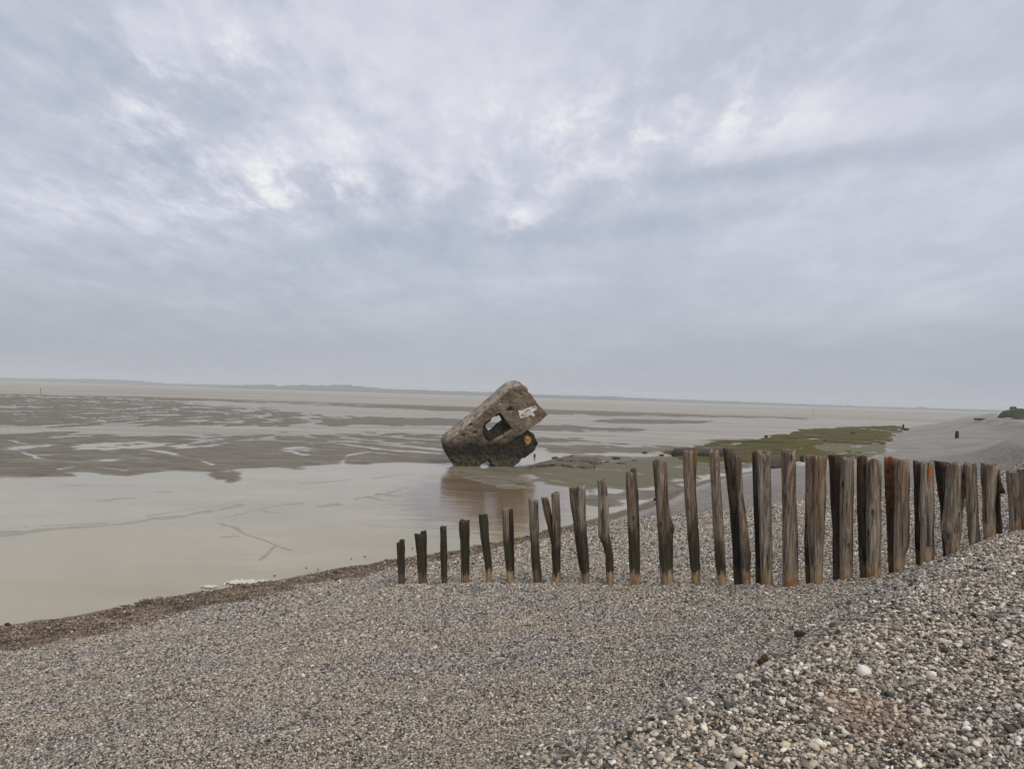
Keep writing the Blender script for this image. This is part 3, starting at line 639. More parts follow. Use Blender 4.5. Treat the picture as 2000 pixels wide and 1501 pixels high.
POSTS=[
 ('shortest dark post at the seaward end of the groyne, its top split in two steps',[T([(774,783,1060),(778,790,1138)],0,0,0,.25,.6),T([(779,791,1053),(781,792,1139.5)],.06,0,0,.25,.6)]),
 ('short brown post with a dark taller half behind, second from the seaward end',[T([(810,826,1043),(818,832,1140)],0,-.2,0,.3,.3),T([(820,834,1037.5),(822,834.5,1138)],.09,0,0,.2,.8)]),
 ('slim short straight dark post, third from the seaward end',[T([(859,872.5,1028),(860,874,1090),(862,874,1142)],0,0,0,.2,.9)]),
 ('short dark post with a wide flat top and tan foot, fourth from the seaward end',[T([(895.5,917.5,1017),(899,917.5,1075),(900,917.5,1138)],0,0,0,.7,.7)]),
 ('leaning short dark post with a pale rounded foot, fifth from the seaward end',[T([(934,953,1004),(938,956,1050),(946,961,1100),(949,962,1136)],0,0,0,1,.6)]),
 ('two-tone post, grey left half and black right half, sixth from the seaward end',[T([(979,994,992),(981,996,1040),(990,1004,1138)],0,.1,0,1,.1),T([(991,1002.5,994),(995,1004.5,1060),(996,1005,1137)],.07,0,0,.6,1.3)]),
 ('grey topped post with dark green lower half, just left of the forked post',[T([(1030,1052.5,974.5),(1033,1053,1020),(1036,1055,1080),(1041,1060,1140)],0,.1,0,.25,.15,3)]),
 ('forked post with two prongs making a V shape',[T([(1055.5,1072.5,972.5),(1066,1081,1020),(1076,1091,1060),(1079,1094,1138)],.05,-.25,0,1,.1),T([(1076,1093,962),(1078,1095,1010),(1080,1095.5,1070),(1080,1095,1138)],0,.2,0,1,.1)]),
 ('bent wide post of two fused trunks, right of the forked post',[T([(1110,1130,954),(1119,1137,1020),(1125,1143,1075),(1137,1152,1138)],.05,0,0,1,.25),T([(1126,1145.5,947.5),(1127,1145,1010),(1130,1150,1075),(1139,1154,1138)],0,0,0,1,.05)]),
 ('slender bowed grey post with a swelling on its left side',[T([(1165,1186,935),(1168,1188,980),(1171,1191,1045),(1183,1197.5,1085),(1184,1199,1139)],0,0,0,1,-.1,2,((.48,math.pi,.25,.08),))]),
 ('post with a splintered pointed top and a deep black crack down the middle',[T([(1221,1240,922),(1223,1244,980),(1226,1248,1040),(1229,1250,1141)],0,-.2,0,1,.1,4),T([(1231,1243,914),(1234,1247,960),(1236,1250,1050),(1236,1250,1141)],.05,.2,0,1,.2)]),
 ('stout knotty post with a dark left side and bulge low on the right',[T([(1276,1304,899.5),(1281,1306,970),(1284,1313,1025),(1288,1315,1075),(1290,1316,1139)],0,.05,0,.9,.0,2,((.45,0,.22,.06),(.86,4.2,.14,.04))),T([(1274.5,1285,902),(1277,1290,935),(1283,1296,1010),(1290,1302,1136)],.06,0,0,.5,.9)]),
 ('tall straight pale grey post with a brown strip fixed on its right',[T([(1333,1353,880),(1336,1357,960),(1342,1365,1040),(1350.5,1369,1140)],0,0,0,1,.1,3),T([(1351,1362.5,878.5),(1350,1359,945),(1355,1363,1010),(1358,1367,1138)],.09,0,.5,.6,.3)]),
 ('slim tall grey post leaning slightly, with red-brown spots near its top',[T([(1384.5,1404,879.5),(1389,1408,950),(1393,1415,1040),(1401,1418.5,1141.7)],0,0,0,1,.0,2)]),
 ('dark leaning post behind and left of a lighter curved one',[T([(1412,1433,877.5),(1424,1443,980),(1428,1445,1040),(1435,1450,1137)],.22,0,0,.2,.8)]),
 ('curved greenish-grey post standing in front of a dark leaning one',[T([(1433,1448,886),(1440,1452,960),(1444,1459,1020),(1447,1466,1080),(1450.5,1466,1140)],0,.3,0,1,-.1,2,((.23,0,.16,.05),))]),
 ('narrow dark post showing along the left edge of a thick ribbed one',[T([(1468,1481,883),(1472,1484,1000),(1476,1488,1136)],.25,0,0,.3,.5)]),
 ('thick grey ribbed post with a slanted top and broad pale foot',[T([(1478,1505.5,881),(1481,1506,960),(1484,1508,1050),(1486,1510,1141)],0,.05,0,1,-.5,3)]),
 ('smooth brown cylindrical post standing alone with wide gaps both sides',[T([(1525,1554,881),(1529,1554,960),(1530,1557,1050),(1529.6,1558,1139.5)],0,0,.1,1,-.2,2)]),
 ('broad reddish-brown post with bulging right side and dark left flank',[T([(1576,1613,891),(1577,1611,960),(1578,1609,1040),(1584,1606,1138)],0,0,.2,1,-.4,3,((.42,.1,.12,.08),)),T([(1574,1590,893),(1573,1587,1010),(1571,1584,1060),(1574,1586,1134)],.09,0,0,.3,.5)]),
 ('dark post with a hollow halfway down its left side, behind a pale round one',[T([(1620.5,1646,889.7),(1623,1645,985),(1627,1644,1040),(1628,1643,1130)],.25,0,0,.2,.2,2,((.42,math.pi,-.3,.05),))]),
 ('pale grey round post with an orange foot and knot scar',[T([(1644,1668,894),(1641,1665,1000),(1641,1664.5,1131.7)],0,.1,0,1,-1,2,((.37,4.4,.12,.04),))]),
 ('thin brown post close to the left of a smooth light grey one',[T([(1674,1693,892),(1675,1694,1000),(1680,1695,1127)],.12,0,.15,.4,-.2)]),
 ('smooth light grey straight post with an orange-brown foot and level top',[T([(1694,1719.5,898.5),(1694,1719,1000),(1694,1719.5,1126)],0,0,0,1,-1,2)]),
 ('red-brown torn post behind a stout post that has a notched foot',[T([(1728,1750,895),(1732,1749,1000),(1736,1748,1115)],.22,-.1,.75,.2,.1,3)]),
 ('stout brown-grey post with a dark square notch at its foot',[T([(1748,1774.5,899.6),(1749,1774,980),(1746.5,1774,1060),(1746.5,1766,1082),(1746.5,1765,1122)],0,.05,.25,1,-1,3)]),
 ('purple-grey post half hidden behind a post with a bright orange scar',[T([(1785.5,1806,901),(1787,1800,990),(1790,1799,1102)],.22,0,0,.3,-.3)]),
 ('post with a bright orange torn scar near its top right',[T([(1800,1823,903),(1797,1823,980),(1799,1824,1060),(1800,1824,1104)],0,.1,.0,1,-1,3,((.9,4.6,-.2,.08),)),T([(1811,1823,911),(1809,1823,975)],-.06,.2,1.6,0,-2,1)]),
 ('dark leaning post with a flat broad top, behind the widest leaning post',[T([(1827,1860,904),(1837,1858,980),(1843,1855,1090)],.22,0,0,.2,.0)]),
 ('widest post, leaning right with a flared top and swollen foot',[T([(1853,1885.6,905),(1848,1880,970),(1840,1873,1035),(1846,1872,1060),(1850,1871,1087)],0,0,0,.6,-1,3)]),
 ('narrow dark brown post leaning left, right of the widest flared post',[T([(1885.6,1905.4,906),(1889,1908,990),(1894,1913,1068)],.0,-.1,0,.2,.5)]),
 ('grey furrowed post with a chipped top beside the spurred dark trunk',[T([(1920,1946,907),(1921,1942,990),(1924,1944,1057)],0,.1,0,.9,-.9,4)]),
 ('dark crooked trunk with a pointed branch spur on its right',[T([(1943,1951.6,917),(1944,1956,945),(1944,1953,965),(1944,1954,1000),(1946,1958,1040)],.15,0,.1,.2,1.0,1)]),
 ('pale smooth post near the right edge, the last one wholly in view',[T([(1969,1992,917.6),(1972,1993,980),(1976,1994.5,1038)],0,0,0,.6,-1,2)]),
 ('brown post cut by the right edge of the picture',[T([(1993,2014,917),(1996,2015,980),(2000,2017,1031)],0,0,.3,.6,-.6,2)]),
]
for i,(lab,tubes) in enumerate(POSTS):
    rn=random.Random(100+i); V=[];F_=[];at_=[]
    t0=tubes[0]; uL,uR,v=t0[0][-1]; bz=on_groyne((uL+uR)/2,v,t0[1])[2]
    for sp in tubes: tube(V,F_,at_,sp,bz,rn)
    V=np.array(V); p0=on_groyne((uL+uR)/2,v,t0[1])
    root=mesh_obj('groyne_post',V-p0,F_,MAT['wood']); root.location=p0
    A_=np.array(at_,float)
    for k,nm in enumerate(('above_ground','warm','scour','damp')): set_attr(root,nm,A_[:,k])
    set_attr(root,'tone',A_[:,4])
    tag(root,lab,'wooden post','weathered posts of the groyne')
    if 'spur' in lab:
        a=at_y(1952,955,p0[1])-p0; b=at_y(1963.5,961,p0[1]-.05)-p0
        vs=[];fs=[]; n_=8; ax=Vector(b-a).normalized(); u_=ax.orthogonal().normalized(); w_=ax.cross(u_)
        for k,(f,rad) in enumerate([(-.15,.085),(.1,.075),(.45,.05),(.8,.026),(1.0,.006)]):
            for j in range(n_):
                tt=2*math.pi*j/n_; q=Vector(a)+ax*float(np.linalg.norm(b-a))*f+(u_*math.cos(tt)+w_*math.sin(tt))*rad*(1+.25*math.sin(3*tt+k)); vs.append(q)
        for k in range(4):
            for j in range(n_): fs.append((k*n_+j,k*n_+(j+1)%n_,(k+1)*n_+(j+1)%n_,(k+1)*n_+j))
        fs.append(tuple(range(4*n_,5*n_)))
        sp=mesh_obj('branch_stub',vs,fs,MAT['wood'],root); set_attr(sp,'above_ground',[.9]*len(vs)); set_attr(sp,'warm',[0]*len(vs)); set_attr(sp,'scour',[0]*len(vs)); set_attr(sp,'damp',[1.0]*len(vs)); set_attr(sp,'tone',[.7]*len(vs))

# ------------------------------------------------------------------ small things
tag(px_thing('seaweed_clump',MAT['seaweed'],1488,1302,26,26,1,.8,.7,3,.1),'dark brown tuft of dried seaweed on the pebble slope, the larger of two','seaweed')
tag(px_thing('seaweed_clump',MAT['seaweed'],1566,1245,26,13,2,.7,.8,3,.05),'small flat dark seaweed scrap on the gravel below the posts','seaweed')
tag(px_thing('white_cobble',MAT['white_stone'],1690,1318,25,17,5,.75,.1,3,.22),'large white cobble among grey pebbles at lower right','stone')
tag(px_thing('white_cobble',MAT['white_stone'],591,1321,8,7,6,.8,.1,2,.2),'small white cobble alone in the fine gravel at lower left','stone')
tag(px_thing('dark_stone',MAT['weed_rock_and_shade'],12,1225,12,8,7,.8,.3,2,.2),'small dark stone on the brown tide line at far left','stone')
dark_edge=[(686,1091,4,2),(712,1087,6,2),(621,1112,4,2),(598,1109,5,2),(536,1124,5,2),(805,1071,4,2)]
for i,(u,v,w,h) in enumerate(dark_edge):
    tag(px_thing('shore_stone',MAT['weed_rock_and_shade'],u,v,w,h,20+i,.8,.3,1,.2,z=.01),'small dark weed-covered stone lying in the shallows along the tide line','stone','dark stones along the water edge')
deb=[(1085,896,20,5,'low dark weedy rock nearest the bunker on the debris bar'),(1117,894,10,6,'small dark upright rock on the debris bar'),(1132,897,30,6,'broad dark weedy rock in the middle of the debris bar'),(1204,897,18,6,'dark rock standing alone right of the debris bar'),(1258,884,14,3,'thin dark rock on the mud, midway to the tall posts'),(1292,890,12,4,'dark rock just left of the black slab'),(1170,901,18,4,'flat dark rock at the right end of the debris bar'),(1215,906,26,3,'long low dark rock in front of the debris bar'),(1497,853,9,5,'small dark rock on the seaward edge of the green algae'),(1060,906,12,4,'flat dark rock lying against the front of the broad silted slab'),(1097,900,16,5,'dark weedy rock between the two slabs'),(1148,900,22,6,'dark weedy lump on top of the ragged slab'),(1157,909,14,7,'dark weedy rock at the right tip of the broad slab'),(1186,903,12,3,'small flat dark rock between the slabs and the lone rock'),(1240,900,16,3,'flat dark rock in the mud left of the splintered post'),(1280,976,9,6,'dark stone in the shallows left of the stout knotty post'),(1612,862,7,4,'small dark rock on the green algae'),(1668,848,12,5,'dark rock among brown weed at the bend of the beach')]
for i,(u,v,w,h,l) in enumerate(deb):
    tag(px_thing('dark_rock',MAT['weed_rock_and_shade'],u,v,w,h,40+i,.7,.5,2,.22,z=.05 if u<1450 else .1),l,'rock','dark rocks on the mud')
def slab(name,poly,h,mat,lab,cat,z=.02,seed=1,back=1.6):
    """flat slab : outline on the ground in pixels (front edge), with real thickness"""
    P=[at_z(u,v,z) for u,v in poly]; rn=random.Random(seed); n=len(P); C=sum(P)/n
    V=[];F_=[]
    for k,(s,zz) in enumerate([(1.0,-.3),(1.0,h*.55),(.97,h*.9),(.85,h)]):
        for p in P:
            q=C+(p-C)*s; V.append((q[0]+rn.uniform(-.05,.05),q[1]+rn.uniform(-.06,.06),z+zz*(1+rn.uniform(-.15,.15))))
    for k in range(3):
        for j in range(n): F_.append((k*n+j,k*n+(j+1)%n,(k+1)*n+(j+1)%n,(k+1)*n+j))
    V.append((C[0],C[1],z+h*.95)); c=len(V)-1
    for j in range(n): F_.append((3*n+j,3*n+(j+1)%n,c))
    o=mesh_obj(name,V,F_,mat,None,False); return tag(o,lab,cat)
slab('broken_slab',[(1028,916),(1060,913),(1080,911),(1095,911),(1120,915),(1150,916),(1163,914),(1160,908),(1140,904),(1110,902),(1075,901),(1050,907)],.2,MAT['slab'],'low broad silt-coloured concrete slab lying right of the bunker','concrete slab')
slab('broken_slab',[(1078,903),(1110,904.5),(1150,907),(1176,905.5),(1168,900),(1130,897.5),(1095,898)],.3,MAT['slab'],'ragged thin slab behind the broad one on the debris bar','concrete slab',seed=2)
slab('dark_slab',[(1312,891),(1335,892),(1360,891),(1361,885),(1340,884),(1314,886)],.55,MAT['weed_rock_and_shade'],'black weed-covered slab seen behind the tall straight pale post','concrete slab',seed=3)
slab('dark_slab',[(1364,893),(1395,894),(1426,892),(1428,886),(1400,884),(1366,887)],.5,MAT['weed_rock_and_shade'],'black weed-covered slab seen behind the slim spotted post','concrete slab',seed=4)
slab('dark_slab',[(1503,914),(1515,915),(1532,914),(1532,903),(1518,901),(1505,903)],.25,MAT['weed_rock_and_shade'],'low dark slab seen between the ribbed and smooth brown posts','concrete slab',seed=5)
tag(px_thing('pale_boulder',MAT['pale'],1563,914,20,16,61,.7,.3,2,.2,z=.1),'pale boulder on the beach seen through the gap right of the smooth brown post','boulder')
def stump(u,v,w,h,lab,z=None,mat='dark_wood',lean=0.0,cat='wooden stump',name='old_stump',top=.9):
    p=hit(u,v) if z is None else at_z(u,v,z); k=np.linalg.norm(p-E0)/FP; rn=random.Random(int(u))
    V=[];F_=[];n=12; H_=h*k; r0=w*k/2
    lev=[(-.3,1),(0,1.02),(.3,1.05),(.6,1.0),(.85,top),(1.0,top*.82)]
    for f,s in lev:
        for j in range(n):
            t=2*math.pi*j/n; q=r0*s*(1+.18*math.sin(2*t+f)+rn.uniform(-.07,.07)); V.append((q*math.cos(t)+lean*f*H_,q*math.sin(t),f*H_+(rn.uniform(-.04,.04)*H_ if f==1 else 0)))
    for k2 in range(len(lev)-1):
        for j in range(n): F_.append((k2*n+j,k2*n+(j+1)%n,(k2+1)*n+(j+1)%n,(k2+1)*n+j))
    F_.append(tuple(range((len(lev)-1)*n,len(lev)*n)))
    o=mesh_obj(name,V,F_,MAT[mat]); o.location=p; return tag(o,lab,cat)
stump(1869,855,6,12,'black weathered stump standing alone on the grey beach at far right',top=.75)
stump(1764,836,3.2,7,'thin black stump at the bend of the beach beyond the algae',z=.3)
stump(1044,892,3.5,6,'little black stump in the mud right behind the bunker',z=.05)
stump(1566,905,7,14,'short black stump beside the pale boulder',z=.1)
tag(px_thing('dark_rock',MAT['weed_rock_and_shade'],1768,839,18,4,71,.6,.4,2,.22,z=.3),'flat black rock at the foot of the thin stump by the bend','rock')
# beached log
p=hit(1918,819.5); k=np.linalg.norm(p-E0)/FP
V=[];F_=[];n=10
for f,rd in [(-.5,.5),(-.49,.95),(-.2,1.05),(.2,.8),(.46,.55),(.5,.3)]:
    for j in range(n):
        t=2*math.pi*j/n; V.append((f*25*k,rd*2.3*k*math.cos(t)*(1+.1*math.sin(3*t)),rd*1.7*k*math.sin(t)+ .03*f*25*k))
for a in range(5):
    for j in range(n): F_.append((a*n+j,a*n+(j+1)%n,(a+1)*n+(j+1)%n,(a+1)*n+j))
F_+= [tuple(range(n-1,-1,-1)),tuple(range(5*n,6*n))]
lg=mesh_obj('driftwood_log',V,F_,MAT['dark_wood']); lg.location=(p[0],p[1],p[2]+1.0*k); tag(lg,'long black driftwood log on the upper beach in front of the dune','driftwood')
# channel markers
for u,v,h,lab in [(79,769.5,10,'thin channel marker pole far out on the flats at left'),(1588,811.5,9,'thin channel marker pole out on the flats beyond the algae'),(1703,815,4,'short marker stake on the flats left of the beach bend')]:
    p=at_z(u,v,.1); k=np.linalg.norm(p-E0)/FP; H_=h*k; V=[];F_=[];n=8
    lev=[(-.4,.5),(.0,.5),(.75,.45),(.76,1.1),(.93,1.1),(.94,.4),(1,.35)]
    for f,s in lev:
        for j in range(n): t=2*math.pi*j/n; V.append((s*.5*k*math.cos(t),s*.5*k*math.sin(t),f*H_))
    for a in range(len(lev)-1):
        for j in range(n): F_.append((a*n+j,a*n+(j+1)%n,(a+1)*n+(j+1)%n,(a+1)*n+j))
    F_.append(tuple(range((len(lev)-1)*n,len(lev)*n)))
    o=mesh_obj('channel_marker',V,F_,MAT['dark_wood']); o.location=p; tag(o,lab,'marker pole')
# shrub on the dune : leaf clumps through a crown
def shrub():
    p=at_y(1979,800,193.); V=[];F_=[]; rn=random.Random(3)
    for i in range(420):
        d=Vector((rn.gauss(0,1),rn.gauss(0,1),rn.gauss(0,1))).normalized()*rn.uniform(.35,1)**.6
        c=Vector((d.x*.95,d.y*.95,.45+d.z*.62)); a=Vector((rn.gauss(0,1),rn.gauss(0,1),rn.gauss(0,1))).normalized(); b=a.orthogonal().normalized(); s=rn.uniform(.08,.17)
        k=len(V); V+= [c+a*s,c+b*s*.7,c-a*s,c-b*s*.7]; F_.append((k,k+1,k+2,k+3))
    root=mesh_obj('dune_shrub',V,F_,MAT['shrub'],None,False); root.location=(p[0],p[1],p[2]-.15)
    tag(root,'dark round shrub on top of the grassy dune at right edge','shrub')
    V=[];F_=[]
    for k in range(4):
        a=rn.uniform(0,6.3); bx,by=.35*math.cos(a),.35*math.sin(a); i=len(V)
        V+=[(-.05,0,-.3),(.05,0,-.3),(0,.06,-.3),(bx,by,.5)]; F_+=[(i,i+1,i+3),(i+1,i+2,i+3),(i+2,i,i+3)]
    mesh_obj('stem',V,F_,MAT['dark_wood'],root)
shrub()

# ------------------------------------------------------------------ loose stones (uncountable) as instances
pc=bpy.data.collections.new('pebble_kinds')
for k in range(7):
    rn=random.Random(500+k)
    me=rock_mesh('pebble',MAT['pebble'],500+k,(.5,.5*rn.uniform(.66,.95),.5*rn.uniform(.42,.72)),2,.55)
    pc.objects.link(bpy.data.objects.new('pebble',me))
def scatter(name,pts,scale,label,cat,mats=None,coll=pc):
    n=len(pts); me=bpy.data.meshes.new(name); me.vertices.add(n); me.vertices.foreach_set('co',np.asarray(pts,np.float32).ravel())
    o=bpy.data.objects.new(name,me); COL.objects.link(o)
    set_attr(o,'psize',scale)
    sw=sdist(np.asarray(pts)[:,0],np.asarray(pts)[:,1]) if n>5000 else np.full(n,9.)
    pp=np.asarray(pts); cw=1-coarse_w(pp[:,0],pp[:,1],sw); sw=wrack_s(pp[:,0],sw)+(fbm(pp[:,0]*1.2,pp[:,1]*1.2,66,4)-.5)*1.5; set_attr(o,'fine',cw); set_attr(o,'wrack',sstep(1.85,1.25,sw)*np.where(rng.random(n)<.07,.1,.97))
    a=me.attributes.new('prot','FLOAT_VECTOR','POINT'); rot=np.stack([rng.normal(0,.3,n),rng.normal(0,.3,n),rng.uniform(0,6.283,n)],-1); a.data.foreach_set('vector',rot.astype(np.float32).ravel())
    a=me.attributes.new('pkind','INT','POINT'); a.data.foreach_set('value',rng.integers(0,len(coll.objects),n).astype(np.int32))
    ng=bpy.data.node_groups.new(name,'GeometryNodeTree'); ng.interface.new_socket('Geometry',in_out='INPUT',socket_type='NodeSocketGeometry'); ng.interface.new_socket('Geometry',in_out='OUTPUT',socket_type='NodeSocketGeometry')
    N=ng.nodes; L=ng.links
    gi=N.new('NodeGroupInput'); go=N.new('NodeGroupOutput'); ip=N.new('GeometryNodeInstanceOnPoints'); ci=N.new('GeometryNodeCollectionInfo')
    ci.inputs['Collection'].default_value=coll; ci.inputs['Separate Children'].default_value=True; ci.inputs['Reset Children'].default_value=True
    def na(nm,t):
        x=N.new('GeometryNodeInputNamedAttribute'); x.data_type=t; x.inputs['Name'].default_value=nm; return x.outputs['Attribute']
    er=N.new('FunctionNodeEulerToRotation')
    L.new(gi.outputs[0],ip.inputs['Points']); L.new(ci.outputs[0],ip.inputs['Instance']); ip.inputs['Pick Instance'].default_value=True
    L.new(na('pkind','INT'),ip.inputs['Instance Index']); L.new(na('prot','FLOAT_VECTOR'),er.inputs[0]); L.new(er.outputs[0],ip.inputs['Rotation']); L.new(na('psize','FLOAT'),ip.inputs['Scale'])
    L.new(ip.outputs[0],go.inputs[0])
    md=o.modifiers.new('scatter','NODES'); md.node_group=ng
    tag(o,label,cat,kind='stuff'); return o
def cells(x0,x1,y0,y1,sp):
    gx,gy=np.meshgrid(np.arange(x0,x1,sp),np.arange(y0,y1,sp)); gx=gx.ravel(); gy=gy.ravel()
    gx=gx+rng.uniform(-.5,.5,len(gx))*sp; gy=gy+rng.uniform(-.5,.5,len(gy))*sp
    k=(gx<np.where(gy<12,.85*gy+2.5,.74*gy+1.5))&(gx>-np.where(gy<12,.74*gy+1.6,.70*gy+1.2))&(gy>.7); return gx[k],gy[k]
def coarse_w(x,y,s): return sstep(15.4,17.6,s+(fbm(x*.5,y*.5,77,3)-.5)*3.0)
PT=[];SC=[]
def add(x,y,size,keep,lift=.18):
    x=x[keep];y=y[keep];size=size[keep]; z,_,_=terrain(x,y); PT.append(np.stack([x,y,z+size*lift],-1)); SC.append(size)
def S_of(x,y): return sdist(x,y)
# fine gravel, stone size growing slightly with the beach zone
for y0,y1,sp in [(.7,6.5,.0155),(6.5,9,.018),(9,12,.0215),(12,16,.026),(16,23,.036),(23,34,.05)]:
    x,y=cells(-.74*y1-2,.85*y1+3,y0,y1,sp); s=S_of(x,y); w=coarse_w(x,y,s)
    dn=fbm(x*1.1,y*1.1,88,4); kp=(s>-.1+rng.random(len(x))*.5+(dn-.45)*1.6)&(rng.random(len(x))>w*.92)
    if y0>=12:
        zc,_,g=terrain(x,y); kp&=(s<19)
    sz=sp*rng.lognormal(.18,.28,len(x))*1.05
    add(x,y,sz,kp)
# coarse pebbles on the bank : small, medium, large layers
for sp,lo,sg,pk,lf in [(.0185,.0195,.27,.95,.15),(.031,.030,.28,.66,.28),(.075,.043,.25,.5,.3)]:
    x,y=cells(-7,16,.7,15.5,sp); s=S_of(x,y); w=coarse_w(x,y,s)
    add(x,y,lo*rng.lognormal(0,sg,len(x)),(rng.random(len(x))<w*pk),lf)
PT=np.concatenate(PT); SC=np.concatenate(SC)
print('pebbles',len(PT))
scatter('shingle_pebbles',PT,SC,'loose grey, beige and white pebbles covering the beach slope','pebbles')
# bleached shells by the tide line
sc_=bpy.data.collections.new('shell_kinds')
for k in range(3):
    me=rock_mesh('shell',MAT['shell'],700+k,(.5,.4,.22),2,.5); sc_.objects.link(bpy.data.objects.new('shell',me))
SP=[]
for (u,v,ru,rv,n) in [(480,1138,42,4,170),(412,1147,14,2,45)]:
    for _ in range(n):
        a,b=rng.normal(0,.45,2); p=at_z(u+a*ru,v+b*rv-.01*a*ru,.0); z=max(0.0,float(terrain(p[0:1],p[1:2])[0][0])); SP.append((p[0],p[1],z+.03))
scatter('bleached_shells',np.array(SP),rng.uniform(.06,.14,len(SP)),'heap of bleached white shells at the water edge left of the short posts','shells',coll=sc_)

# ------------------------------------------------------------------ haze
hx=[(-5900,-120,-1.6),(5900,-120,-1.6),(5900,5500,-1.6),(-5900,5500,-1.6)]
Vh=hx+[(a,b,62) for a,b,c in hx]
hz_=mesh_obj('haze',Vh,[(3,2,1,0),(4,5,6,7),(0,1,5,4),(1,2,6,5),(2,3,7,6),(3,0,4,7)],None,None,False)
mh=bpy.data.materials.new('haze'); mh.use_nodes=True; nt=mh.node_tree; nt.nodes.clear(); oo=nt.nodes.new('ShaderNodeOutputMaterial'); pv=nt.nodes.new('ShaderNodeVolumePrincipled')
pv.inputs['Color'].default_value=(.86,.9,.95,1); pv.inputs['Density'].default_value=.00024; nt.links.new(pv.outputs[0],oo.inputs['Volume']); hz_.data.materials.append(mh)
tag(hz_,'pale sea haze lying over the bay','haze',kind='stuff')
# ground under everything so the box and the far shore stand on land
bed=mesh_obj('sea_bed',[(-5800,-110,-.75),(5800,-110,-.75),(5800,5450,-.75),(-5800,5450,-.75)],[(0,1,2,3)],MAT['mud']); tag(bed,kind='structure')
for vtx,(x,y) in zip(wat.data.vertices,[(-5800,-110),(5800,-110),(5800,5450),(-5800,5450)]): vtx.co=(x,y,0)

# ------------------------------------------------------------------ sky and sun
SUN_EL,SUN_AZ=math.radians(38),math.radians(148)   # azimuth clockwise from +Y
W=bpy.data.worlds.new('World'); S.world=W; W.use_nodes=True; t=W.node_tree; t.nodes.clear()
class WN(NM):
    def __init__(s,t): s.t=t; s.out=s.n('ShaderNodeOutputWorld')
w=WN(t)
sky=w.n('ShaderNodeTexSky',sky_type='NISHITA'); sky.sun_disc=False; sky.sun_elevation=SUN_EL; sky.sun_rotation=SUN_AZ
dirv=w.n('ShaderNodeTexCoord').outputs['Generated']
sx,sy,sz=w.sep(dirv)
zc=w.math('MAXIMUM',sz,0.0)
den=w.math('ADD',zc,.17)
cb=w.n('ShaderNodeCombineXYZ'); w.put(cb.inputs[0],w.math('DIVIDE',sx,den)); w.put(cb.inputs[1],w.math('DIVIDE',sy,den)); pv_=cb.outputs[0]
n1=w.noise(w.map(pv_,(.75,.8,1),rot=(0,0,.35),loc=(1.3,.4,0)),1,6,.55,.25)
n2=w.noise(w.map(pv_,(2.2,1.5,1),rot=(0,0,.2),loc=(4.1,2.2,3)),1,8,.62,.1)
n4=w.noise(w.map(pv_,(7.0,3.6,1),rot=(0,0,.2),loc=(2.2,8.1,1)),1,8,.64,.12)
n3=w.noise(w.map(pv_,(.22,.5,1),rot=(0,0,.25),loc=(7.7,1.1,5)),1,3,.5)
mixv=w.math('ADD',w.math('MULTIPLY',n1,.36),w.math('ADD',w.math('MULTIPLY_ADD',n4,.2,w.math('MULTIPLY',n2,.32)),w.math('MULTIPLY',n3,.24)))
# hand-placed large bright and dark masses (directions in the sky)
def blob(u,v,su,sv,amt,tilt=0.0,rag=False):
    global mixv
    d=ray(u,v); d=d/np.linalg.norm(d)
    ex=ray(u+10,v+10*tilt); ex=ex/np.linalg.norm(ex)-d; ex/=np.linalg.norm(ex)
    ey=np.cross(d,ex)
    def comp(e,s):
        x=w.n('ShaderNodeVectorMath',operation='DOT_PRODUCT'); w.put(x.inputs[0],dirv); x.inputs[1].default_value=tuple(e*FP/s); return x.outputs['Value']
    a=comp(ex,su); b=comp(ey,sv)
    # add turbulence so no edge is smooth
    a=w.math('ADD',a,w.math('MULTIPLY',w.math('SUBTRACT',n2,.5),2.2)); b=w.math('ADD',b,w.math('MULTIPLY',w.math('SUBTRACT',n1,.5),2.2))
    f=w.math('ADD',w.math('MULTIPLY',a,a),w.math('MULTIPLY',b,b)); g=w.math('POWER',2.718,w.math('MULTIPLY',f,-1))
    front=w.rng(sy,0,.2)
    k=w.math('MULTIPLY',w.math('MULTIPLY',g,front),amt)
    if rag==True: k=w.math('MULTIPLY',k,w.rng(n4,.44,.62))
    if rag==2: k=w.math('MULTIPLY',k,w.math('MULTIPLY',w.math('SUBTRACT',n4,.5),6.0))
    mixv=w.math('ADD',mixv,k)
blob(330,250,420,330,.095,0,2); blob(1300,200,420,170,.05,-.2,2); blob(700,380,500,60,.06,0,2); blob(80,120,260,130,-.14); blob(270,305,110,50,-.13); blob(430,200,70,50,-.10); blob(420,60,180,80,.10); blob(340,205,45,55,.15,0,True); blob(268,138,36,36,.15,0,True); blob(470,110,50,40,.11,0,True); blob(360,290,120,90,.07,0,True); blob(720,270,300,70,.10,-.2)
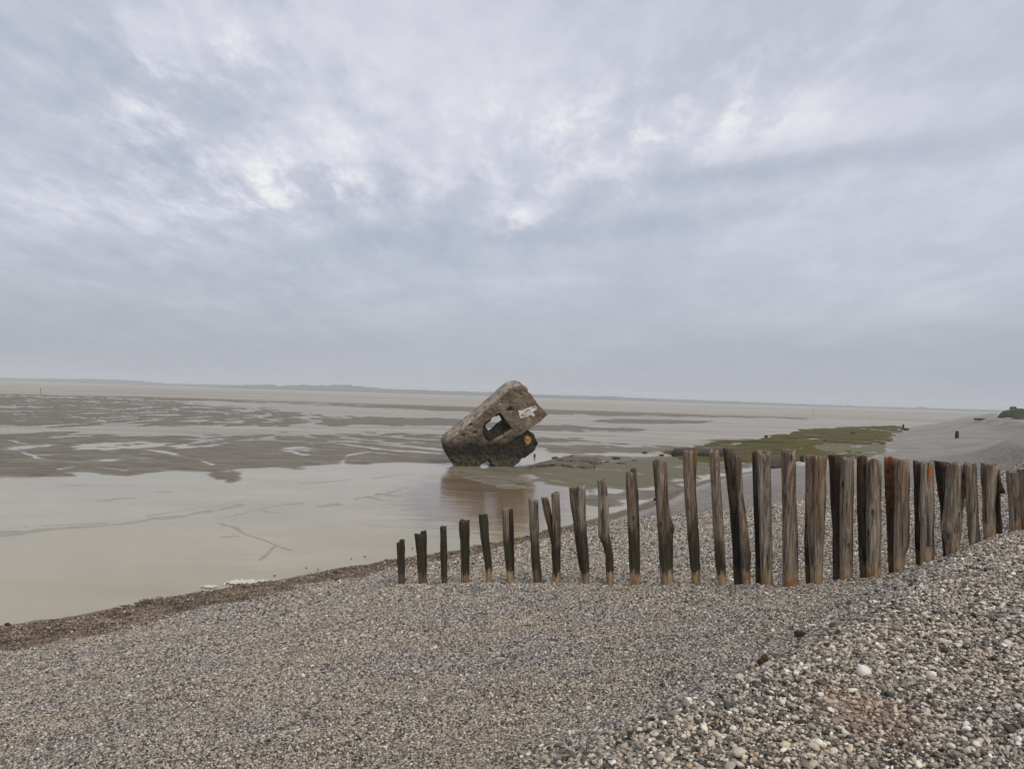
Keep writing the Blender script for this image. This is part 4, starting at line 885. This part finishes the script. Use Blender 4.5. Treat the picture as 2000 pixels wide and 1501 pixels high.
blob(850,130,420,190,.13); blob(1200,60,500,120,.05); blob(1015,430,45,30,.2,0,True); blob(580,370,120,40,.15,-.2,True); blob(1250,230,300,120,.12,-.2,True); blob(1400,215,230,75,.09,-.25); blob(1650,230,220,50,.08,-.1); blob(1230,440,280,26,-.12,-.08); blob(720,470,260,26,-.1,-.05); blob(1700,300,350,28,-.1,-.15); blob(1350,350,260,22,-.07,-.15); blob(930,510,260,24,-.08); blob(1500,60,300,60,-.03,-.3); blob(230,400,200,60,.05,.2)
cl=w.ramp(mixv,[(.34,(.435,.49,.60)),(.46,(.51,.548,.645)),(.55,(.582,.598,.69)),(.63,(.658,.675,.765)),(.73,(.75,.765,.83)),(.86,(.93,.935,.92))])
low=w.mix(w.rng(n3,.35,.65),(.335,.365,.425),(.385,.41,.475))
cl=w.mix(w.rng(sz,.2,.015,0,1),cl,w.mix(.82,cl,low))
cl=w.mix(w.rng(sz,.0,-.05),cl,(.3,.28,.25))
b1=w.n('ShaderNodeBackground'); w.put(b1.inputs[0],sky.outputs[0]); b1.inputs[1].default_value=.1
b2=w.n('ShaderNodeBackground'); w.put(b2.inputs[0],cl); b2.inputs[1].default_value=.99
mx=w.n('ShaderNodeMixShader'); mx.inputs[0].default_value=.94; t.links.new(b1.outputs[0],mx.inputs[1]); t.links.new(b2.outputs[0],mx.inputs[2]); t.links.new(mx.outputs[0],w.out.inputs['Surface'])
sl=bpy.data.lights.new('sun','SUN'); sl.energy=2.0; sl.angle=math.radians(26); sl.color=(1,.93,.82)
so=bpy.data.objects.new('sun',sl); COL.objects.link(so)
sd_=Vector((math.sin(SUN_AZ)*math.cos(SUN_EL),math.cos(SUN_AZ)*math.cos(SUN_EL),math.sin(SUN_EL)))
so.rotation_euler=(-sd_).to_track_quat('-Z','Y').to_euler()
S.view_settings.view_transform='Standard'; S.view_settings.look='None'; S.view_settings.exposure=0; S.view_settings.gamma=1
S.render.engine='CYCLES'
S.cycles.max_bounces=6; S.cycles.volume_bounces=1
